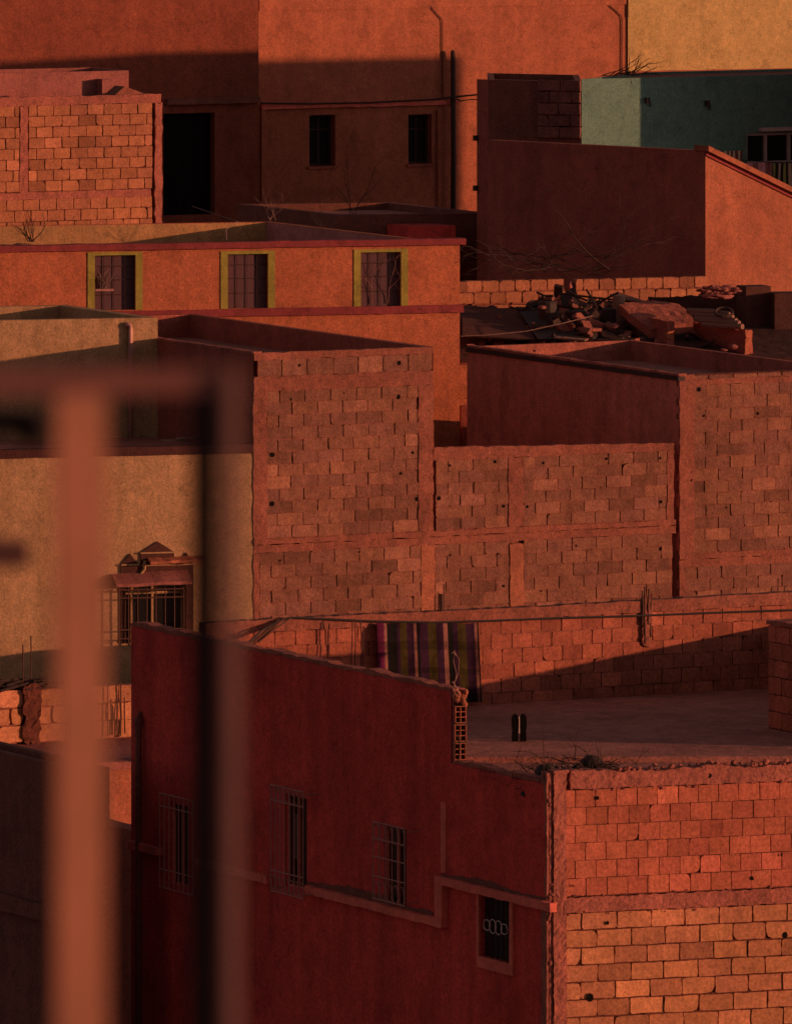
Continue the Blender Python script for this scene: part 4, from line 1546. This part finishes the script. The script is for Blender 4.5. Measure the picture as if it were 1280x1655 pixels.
rough_slab(m, lO, lO.S(716), lO.S(724), zd_ + .1, lO.Z(1330, tB) + .1, 0, .035, .1, .006)
m.build("plaster_strip", 'maroon_trim', hO)
# dark wavy strip lying above the ledge
m = MB()
rough_slab(m, lO, lO.S(498), lO.S(700), zc_ + .051, zc_ + .11, 0, .012, .12, .006, ztop=lambda t: zc_ + .12 + .04 * math.sin(t * 2.2) + jit(.015))
m.build("dark_fillet", 'darkbrown', hO)
m = MB()
rough_slab(m, lO, lO.S(716), lO.S(884), zd_ + .051, zd_ + .1, 0, .03, .12, .006, ztop=lambda t: zd_ + .10 + .03 * math.sin(t * 3) + jit(.015))
m.build("dark_fillet", 'darkbrown', hO)
# windows
def side_window(o, frame=True, label=None):
    m = MB()
    m.pbox(lO, o[0], o[1], o[2], o[3], -.12, -.065)
    w_ = m.build("window", 'glass', hO)
    if label: w_["label"] = label
    if frame:
        m = MB()
        f = .02
        tm = (o[0] + o[1]) / 2
        for a, b in ((o[0], o[0] + f), (tm - f / 2, tm + f / 2), (o[1] - f, o[1])):
            m.pbox(lO, a, b, o[2], o[3], -.065, -.03)
        m.pbox(lO, o[0] + f, o[1] - f, o[3] - f, o[3], -.065, -.032)
        m.pbox(lO, o[0] + f, o[1] - f, o[2], o[2] + f, -.065, -.032)
        m.build("frame", 'maroon_trim', w_)
    return w_
w1, w2, w3 = (side_window(lw[k]) for k in range(3))
w4 = side_window(lw[3], False, "dark window with a looped iron ornament")
def belly(wd, x0, x1, y0, y1, out, nv, rl, curl=False):
    m = MB()
    t0, t1 = lO.S(x0, out), lO.S(x1, out)
    tm = (t0 + t1) / 2
    za, zb3 = lO.Z(y1, tm, out), lO.Z(y0, tm, out)
    rails = [zb3 + (za - zb3) * q for q in rl]
    grille(m, lO, t0, t1, za, zb3, out, nv, rails, .0075, 0.0, .003)
    if curl:
        for i in range(nv - 1):
            for zz in (zb3 - .12, za + .12):
                t = t0 + (t1 - t0) * (i + .5) / (nv - 1)
                rr = (t1 - t0) / (nv - 1) * .42
                m.tube([lO.p(t + rr * math.cos(k * .7), zz + rr * 1.6 * math.sin(k * .7), out) for k in range(10)], .006, 4)
    m.build("grille", 'iron', wd)
belly(w1, 258, 312, 1287, 1442, .20, 8, (0.01, .14, .80, .99))
belly(w2, 438, 490, 1273, 1448, .22, 8, (0.01, .15, .80, .99), True)
belly(w3, 603, 654, 1333, 1460, .20, 6, (0.01, .22, .45, .7, .99), True)
m = MB()
o = lw[1]
m.pbox(lO, o[0] + .14, o[0] + .30, o[2] + .35, o[3] - .25, -.063, -.052)
m.build("curtain", 'shutter', w2)
o = lw[3]
m = MB()
f = .085
m.pbox(lO, o[1] + .002, o[1] + f, o[2] - f * 1.6, o[3] - .0, 0, .03)
m.pbox(lO, o[0] - .03, o[1], o[2] - f * 1.6, o[2], 0, .032)
m.pbox(lO, o[0] - .045, o[0], o[2] - .0, o[3] - .0, 0, .028)
m.build("surround", 'maroon_trim', w4)
m = MB()
zc2 = (o[2] + o[3]) / 2 + .02
n = 4
for k in range(n):
    t = o[0] + .1 + (o[1] - o[0] - .2) * (k + .5) / n
    rr = (o[1] - o[0] - .12) / n * .52
    m.tube([lO.p(t + rr * math.cos(a * .45), zc2 + .085 * math.sin(a * .45) * (1 if 0 < k < 3 else .75), .0) for a in range(15)], .0065, 5)
m.build("iron_ornament", 'white', w4)
m = MB()
m.tube([lO.p(o[0], o[2] + .3, -.02), lO.p(o[1], o[2] + .3, -.02)], .008, 4)
for k in range(1, 6):
    t = o[0] + (o[1] - o[0]) * k / 6
    m.tube([lO.p(t, o[2], -.02), lO.p(t, o[3], -.02)], .008, 4)
m.build("grille", 'dark', w4)
# front: clay blocks above, sandy blocks below
aO = 9.6
zTop = O.z(1250, 0)
yb0, yb1 = O.z(1447, .8), O.z(1475, .8)
cO = O.U(915)
m = MB()
zt_ = O.z(1278, .3)
blocks(m, pO, cO, aO, yb0, zt_, .265, .19, .010, .008, .006, .75, .004, .05, chip=.07, corner=.006)
m.build("upper_block_wall", ['clay', 'mortar_dark'], hO)
m = MB()
blocks(m, pO, cO - .02, aO, O.z(1700, .8), yb1, .43, .19, .016, .018, .012, .85, .012, .05, chip=.2, corner=.011)
m.build("lower_block_wall", ['sandblock', 'mortar_dark'], hO)
m = MB()
zw = lambda t: zTop + .012 * math.sin(t * 4) + jit(.018)
rough_slab(m, pO, .26, aO, zt_ + .01, zTop, -.2, .012, .06, .016, ztop=zw, edge=.010)
rough_slab(m, pO, cO - .02, aO, yb1 + .012, yb0 - .012, -.1, .016, .06, .012, edge=.010)
rough_slab(m, pO, .05, cO, O.z(1700, 0), zTop + .03, -.2, .018, .05, .016, edge=.007)
rough_slab(m, pO, -.032, .04, O.z(1700, 0), zTop + .0, -.2, -.005, .08, .010, edge=.006)
m.build("concrete_frame", 'concrete_red', hO)
m = MB()
m.face([O.p(0.05, .06, zOb), O.p(aO, .06, zOb), O.p(aO, .06, zt_), O.p(.05, .06, zt_)])
m.box(O, .05, aO, .06, .2, zFl - .2, zTop - .04)
m.build("front_core", 'mortar_dark', hO)
rub = MB()
for k in range(90):
    t = random.uniform(.05, 3.8)
    s = random.uniform(.012, .04)
    v_, f_ = lump(pO.p(t, zTop + random.uniform(-.03, .03), random.uniform(-.18, .01)), s * 1.3, s, s, 0, .3)
    rub.mesh(v_, f_)
for k in range(46):
    s = random.uniform(.01, .03)
    zz = random.choice((random.uniform(yb1 - .1, yb0 + .12), random.uniform(O.z(1600, 0), zTop)))
    v_, f_ = lump(pO.p(random.uniform(-.01, .14), zz, random.uniform(0, .015)), s, s * .5, s * 1.4, 0, .35)
    rub.mesh(v_, f_)
for k in range(60):
    s = random.uniform(.008, .022)
    v_, f_ = lump(pO.p(random.uniform(.1, 3.6), random.choice((yb0, yb1, zt_)) + jit(.02), random.uniform(.005, .02)), s * 1.6, s * .5, s, 0, .35)
    rub.mesh(v_, f_)
tag(rub.build("mortar_crumbs", 'concrete_red', hO), kind='stuff')
putlogs(pO, [(965, 1290, .03), (1146, 1254, .04), (981, 1492, .03), (925, 1432, .018), (953, 1613, .06), (1215, 1420, .03), (1262, 1382, .02), (1268, 1512, .05)], hO, .016)
# terrace floor and its back wall
Ob = Fr(888, 113, 27.5, 27.5)
sB = 10.0
m = MB()
m.face([O.p(.02, .1, zFl), O.p(aO, .1, zFl), Ob.p(9.6, sB + .05, zFl), O.p(.02, LO, zFl)])
m.build("terrace_floor", 'grey', hO)
m = MB()
m.box(Fr(735, 117.4, 1, 27.5), 0.0, 6.5, 0, .16, zFl, zFl + .07)
m.build("floor_kerb", 'grey', hO)
pBk = Ob.front(sB)
aB1 = pBk.S(1292)
zBt = pBk.Z(984, pBk.S(780)); zBm = pBk.Z(1004, pBk.S(780))
m = MB()
t0 = pBk.S(330)
blocks(m, pBk, t0, aB1 + .3, zFl - .05, zBm, .30, .175, .012, .012, .008, .65, .006, .06, chip=.08)
bw = m.build("terrace_back_wall", ['clay_dim', 'mortar'], hO)
m = MB()
rough_slab(m, pBk, t0, aB1 + .3, zBm + .005, zBt, -.16, .03, .09, .014, ztop=lambda t: zBt + .008 * math.sin(.9 * t) + jit(.002), edge=.008)
m.build("ring_beam", 'concrete', bw)
m = MB()
m.box(Ob, t0, aB1 + .3, sB + .062, sB + .16, zOb, zBm)
m.build("wall_core", 'concrete_red', bw)
m = MB()
rough_slab(m, pBk, pBk.S(1037), pBk.S(1051), pBk.Z(1045, pBk.S(1044)), zBt + .03, -.05, .04, .05, .02, edge=.018)
m.build("crumbling_pier", 'concrete', bw)
# side parapet on the right (outside the frame, its shadow lies on the back wall)
m = MB()
fs = Fr(1292, (Ob.p(aB1, sB, 0)).y)
fs2 = Fr(1292, fs.C.y)
zSd = pBk.Z(1003, pBk.S(1275))
m.hexa([Ob.p(aB1, 1, zFl - .2), Ob.p(aB1 + .2, 1, zFl - .2), Ob.p(aB1 + .2, sB - .05, zFl - .2), Ob.p(aB1, sB - .05, zFl - .2),
        Ob.p(aB1, 1, zSd), Ob.p(aB1 + .2, 1, zSd), Ob.p(aB1 + .2, sB - .05, zSd), Ob.p(aB1, sB - .05, zSd)])
m.build("right_parapet", 'brown', hO)
# drain pipe at the far corner
m = MB()
t = lO.S(224, .07)
q = [lO.p(t, lO.Z(y, t, .07), .07) for y in (1700, 1400, 1180, 1168, 1160)]
m.tube(q, [.042, .042, .042, .055, .05], 10)
m.tube([q[3], q[3] + Vector((.0, .05, .06)), q[3] + Vector((.02, .08, .12))], .03, 8)
m.build("drain_pipe", 'darkbrown', hO, True)

# brick stair head on the terrace at the right
Pp = Fr(1242, 121.2, 27.5, 27.5)
hP = house("stair_hut", Pp, "dark brick stair head standing on the roof terrace at the right edge", "stair head", zb=zFl)
lP = Pp.left()
zP = Pp.z(1010, 0)
m = MB()
blocks(m, lP, 0, 2.2, zFl, zP, .36, .2, .014, .014, .008, .7, .008, .06, chip=.08)
m.build("block_wall", ['clay', 'mortar_dark'], hP)
m = MB()
rough_slab(m, lP, -.02, 2.2, zP + .003, zP + .07, -1.3, .02, .12, .014)
m.build("coping", 'concrete_red', hP)
m = MB()
m.hexa([lP.p(0.0, zFl, -.062), lP.p(2.2, zFl, -.062), lP.p(2.2, zFl, -1.2), lP.p(0, zFl, -1.2), lP.p(0, zP, -.062), lP.p(2.2, zP, -.062), lP.p(2.2, zP, -1.2), lP.p(0, zP, -1.2)])
m.build("core", 'brown', hP)

# ------------------------------------------------------------------ things on the terrace
def bk(x, y, o):
    t = pBk.S(x, o); return pBk.p(t, pBk.Z(y, t, o), o)
# blanket: woven stripes
def stripe_mat():
    m, nt, b = new_mat("striped blanket")
    uv = nt.nodes.new("ShaderNodeAttribute"); uv.attribute_name = "tone"
    sp = nt.nodes.new("ShaderNodeSeparateColor"); nt.links.new(uv.outputs["Color"], sp.inputs[0])
    cr = nt.nodes.new("ShaderNodeValToRGB"); cr.color_ramp.interpolation = 'CONSTANT'
    bk_, pu, ol, pk, mg = (.006, .004, .004), (.022, .006, .018), (.034, .022, .005), (.16, .065, .052), (.075, .008, .032)
    st = [(0, mg), (.065, pk), (.10, bk_), (.19, pu), (.215, ol), (.29, pu), (.36, pk), (.39, bk_), (.42, pu), (.50, ol), (.58, pu), (.645, bk_), (.655, pk), (.69, bk_), (.745, pu), (.79, ol), (.875, pu), (.955, pk), (.985, bk_)]
    e = cr.color_ramp.elements
    e[0].position, e[0].color = st[0][0], (*st[0][1], 1)
    e[1].position, e[1].color = st[1][0], (*st[1][1], 1)
    for p_, c_ in st[2:]:
        k = e.new(p_); k.color = (*c_, 1)
    nt.links.new(sp.outputs[0], cr.inputs[0])
    geo = nt.nodes.new("ShaderNodeNewGeometry")
    n = noise_n(nt, geo.outputs["Position"], 14, 4, .6)
    vm = nt.nodes.new("ShaderNodeVectorMath"); vm.operation = 'SCALE'
    nt.links.new(cr.outputs[0], vm.inputs[0])
    band = math_n(nt, 'GREATER_THAN', math_n(nt, 'FRACT', math_n(nt, 'MULTIPLY', sp.outputs[1], 3.1)), .68)
    nt.links.new(math_n(nt, 'MULTIPLY', math_n(nt, 'MULTIPLY_ADD', n, 1.6, .2), math_n(nt, 'MULTIPLY_ADD', band, -.35, 1.1)), vm.inputs["Scale"])
    nt.links.new(vm.outputs[0], b.inputs["Base Color"])
    return m
M['blanket'] = stripe_mat()
m = MB()
nx, nz = 72, 26
zbot = None
G1 = {}
for i in range(nx + 1):
    for j in range(nz + 1):
        s, q = i / nx, j / nz
        x = 609 + (773 - 609) * s + q * (4 + 2 * s)
        y = 1006.5 + 1.5 * abs(math.sin(s * 12.5)) * (1 - q) + (1133 - 1006.5) * q + 2.5 * math.sin(s * 7 + 1) * q
        o = .10 + .022 * math.sin(s * 13 + q * 2.5 + 1.5 * math.sin(s * 5)) * (.3 + q) + .008 * math.sin(s * 31 + q * 3) + .03 * math.sin(q * 4 + s * 5) + .015 * math.sin(q * 11 - s * 8)
        G1[i, j] = bk(x, y, max(.055, o))
for i in range(nx):
    for j in range(nz):
        m.face([G1[i, j], G1[i, j + 1], G1[i + 1, j + 1], G1[i + 1, j]], 0, ((i + .5) / nx, j / nz, 0))
back = -pBk.n * .012
for i in range(nx):
    for j in range(nz):
        m.face([G1[i, j] + back, G1[i + 1, j] + back, G1[i + 1, j + 1] + back, G1[i, j + 1] + back], 0, ((i + .5) / nx, j / nz, 0))
tag(m.build("blanket", 'blanket', None, True), "dark striped blanket in black, purple and olive hanging on the terrace wall", "blanket")
# line it hangs on
m = MB()
pts = [(398, 1042, .35), (424, 1018, .2), (452, 1004, .1), (472, 998, .09), (520, 1000, .09), (600, 1004, .10), (700, 1006, .11), (800, 1003, .10), (900, 999, .09), (1040, 995, .09), (1160, 990, .09), (1310, 985, .09)]
m.tube([bk(x, y, o) for x, y, o in pts], .014, 6)
tag(m.build("clothes_line", 'cable'), "black line along the terrace back wall that carries the striped blanket", "line")
for k, (x0, y0, x1, y1, lab) in enumerate(((400, 1042, 452, 1002, "long steel rod of the slanted bundle at the left end of the terrace wall"), (405, 1042, 460, 1000, "middle steel rod of the slanted bundle by the terrace wall"), (412, 1040, 448, 1010, "short lower steel rod of the slanted bundle by the terrace wall"), (418, 1038, 470, 999, "rightmost steel rod of the slanted bundle by the terrace wall"))):
    m = MB()
    m.tube([bk(x0, y0, .3), bk((x0 + x1) / 2, (y0 + y1) / 2 + jit(2), .2), bk(x1, y1, .1)], .011, 5)
    tag(m.build("steel_rod", 'rust'), lab, "rod", "slanted steel rods on the terrace")
rebar(pBk, [(702, 996, 703, 962), (708, 996, 709, 958), (717, 992, 718, 944)], -.05, ["left thin rebar sticking up behind the striped blanket", "middle thin rebar sticking up behind the striped blanket", "tall thin rebar sticking up behind the striped blanket"], "rebars behind the blanket", .009)
rebar(pBk, [(714, 997, 714, 960)], -.02, ["thick dark steel post sticking up behind the striped blanket"], "rebars behind the blanket", .03)
rebar(pBk, [(1038, 1010, 1038, 955), (1043, 1040, 1042, 948), (1048, 1010, 1049, 952), (1052, 1030, 1053, 960)], .04, ["leftmost rebar of the rusty cluster on the crumbling terrace pier", "tallest rebar of the rusty cluster on the crumbling terrace pier", "third rebar of the rusty cluster on the crumbling terrace pier", "rightmost rebar of the rusty cluster on the crumbling terrace pier"], "rebars of the crumbling terrace pier", .012)
rebar(pBk, [(1258, 988, 1258, 935), (1267, 988, 1268, 948)], -.05, ["taller rebar at the right end of the terrace wall", "shorter rebar at the right end of the terrace wall"], "rebars at the right end of the terrace wall", .008)
rebar(pBk, [(566, 1085, 570, 1002), (573, 1086, 574, 1000), (584, 1090, 583, 1004), (588, 1088, 588, 1012)], .3, ["leftmost of the thin rods leaning on the terrace wall left of the blanket", "second thin rod leaning left of the blanket", "third thin rod leaning left of the blanket", "thin rod nearest the blanket's left edge"], "rods leaning left of the blanket", .008)
# dark pair of sandals propped up on the floor
sd = Fr(839, 119.7, 10, 27.5)
zz = sd.z(1190, 0)
for k, (dx, lab) in enumerate(((-.052, "left shoe of the dark pair standing upright on the terrace floor"), (.052, "right shoe of the dark pair standing upright on the terrace floor"))):
    q = sd.p(dx, 0, zFl)
    sole = []
    prof = [(.00, .040), (.05, .042), (.12, .036), (.19, .044), (.26, .046), (.31, .036), (.335, .015)]
    left = [(-w_, h_) for h_, w_ in prof]; right = [(w_, h_) for h_, w_ in reversed(prof)]
    def up(x, h_): return Vector((q.x + x, q.y + .10 * h_, zFl + .002 + h_))
    base = empty("shoe", q, lab, "shoe", "pair of dark shoes")
    m = MB(); m.prism([up(x, h_) for x, h_ in left + right], Vector((0, .06, .004))); m.build("sole", 'black', base)
    if k == 0:
        m = MB()
        m.tube([up(.052, .10), up(.052, .22), up(.052, .31)], .006, 5)
        m.build("trim", 'white', base)
# heap of dry weeds on the parapet corner
m = MB()
for k in range(110):
    a = random.uniform(.15, 1.45); b = random.uniform(.5, 1.3)
    p0 = O.p(a, b, zFl + random.uniform(.1, .42) * (1 - abs(a - .85) * .7))
    branch(m, p0, Vector((random.uniform(-1, 1.2), jit(.6), random.uniform(-.1, .35))), random.uniform(.2, .45), .009, 2, .7)
for k in range(26):
    a = random.uniform(.15, 1.35)
    v_, f_ = lump(O.p(a, random.uniform(.4, 1.2), zFl + .1), .2, .18, random.uniform(.16, .32) * (1 - abs(a - .8) * .6), 2, .4)
    m.mesh(v_, f_, 1)
tag(m.build("weed_heap", ['twig', 'dark']), "heap of dry weeds behind the brick parapet of the maroon house", "dry weeds")
m = MB()
p0 = O.p(-.02, .1, zLo)
m.tube([p0, p0 + Vector((.0, 0, .3)), p0 + Vector((-.01, 0, .62))], .007, 4)
tag(m.build("wire", 'rust'), "thin wire standing up from the front corner of the maroon house", "wire")
# tangle of grey wire on the high parapet end
m = MB()
c = lambda x, y: wp(x, y, 115.0)
m.tube([c(733, 1116), c(738, 1090), c(733, 1068), c(734, 1052), c(742, 1066), c(741, 1088), c(736, 1100), c(732, 1104)], .005, 4)
m.tube([c(731, 1102), c(738, 1112), c(744, 1126)], .005, 4)
m.tube([c(741, 1110), c(735, 1120), c(732, 1128)], .004, 4)
m.tube([c(737, 1060), c(734, 1053), c(731, 1056)], .008, 4)
tag(m.build("wire_tangle", 'palepipe'), "tangle of pale wire at the end of the high maroon parapet", "wire")
m = MB()
m.tube([wp(739, 1185, 115.1), wp(743, 1205, 115.1), wp(742, 1222, 115.1), wp(738, 1234, 115.1)], .008, 5)
tag(m.build("cable_end", 'cable'), "loose cable end hanging beside the hollow bricks", "cable")

# ------------------------------------------------------------------ railing of the viewer's own terrace, out of focus
m = MB()
m.face([Vector((-6, -4, CZ - 1.5)), Vector((6, -4, CZ - 1.5)), Vector((6, 6.6, CZ - 1.5)), Vector((-6, 6.6, CZ - 1.5))])
m.face([Vector((-6, 6.6, CZ - 1.5)), Vector((6, 6.6, CZ - 1.5)), Vector((6, 6.6, CZ - 5)), Vector((-6, 6.6, CZ - 5))])
tag(m.build("viewing_terrace", 'concrete_red'), kind='structure')
DR = 6.0
RL = Fr(640, DR, 25, 25)
def px(x): return (x - CX) / FPX * DR
hRl = empty("railing", Vector((px(130), DR, CZ - 1.5)), "blurred orange metal railing close to the viewer at the left", "railing")
def post(x0, x1, side, y0, D=DR, mat='rail', nm="post", zb=None, ang=28):
    """square bar: x0..x1 is its lit face, the shaded left face adds 'side' pixels"""
    fr = Fr(x0, D, ang, ang)
    a = fr.U(x1)
    b = fr.V(x0 - side) if side > 0 else .004
    m = MB()
    m.box(fr, 0, a, 0, b, CZ - 1.5 if zb is None else zb, fr.z(y0))
    return m.build(nm, mat, hRl)
post(92, 172, 6, 640, D=4.4)
post(350, 353, 42, 640, D=5.0, nm="baluster_side", mat='raildark')  # near-black colour stands for the bar's shaded left side
def near_bar(x0, x1, y0, y1, D, nm, mt):
    fr = Fr(x0, D, 24, 24)
    m = MB()
    m.box(fr, 0, fr.U(x1), 0, .006, fr.z(y1), fr.z(y0))
    return m.build(nm, mt, hRl)
near_bar(367, 389, 600, 2600, 4.6, "baluster_side", 'raildim')  # extra nearer strip added for that bar's sunlit side, blurred to haze
fr = Fr(-420, 4.6, 1, 27)
m = MB()
a1 = fr.U(390)
m.box(fr, 0, a1, .0, .012, fr.z(638), fr.z(598))
m.build("top_rail", 'railred', hRl)
m = MB()
fr = Fr(-160, DR, 1, 27)
m.box(fr, 0, fr.U(95), .03, .045, fr.z(705), fr.z(672))
m.build("cross_bar", 'raildark', hRl)
m = MB()
m.box(fr, 0, fr.U(80), .03, .045, fr.z(925), fr.z(880))
m.build("cross_bar", 'raildim', hRl)
m = MB()
c = wp(55, 690, DR + .03)
v_, f_ = lump(c, .012, .012, .012, 1, .0)
m.mesh(v_, f_)
m.build("knob", 'raildark', hRl, True)
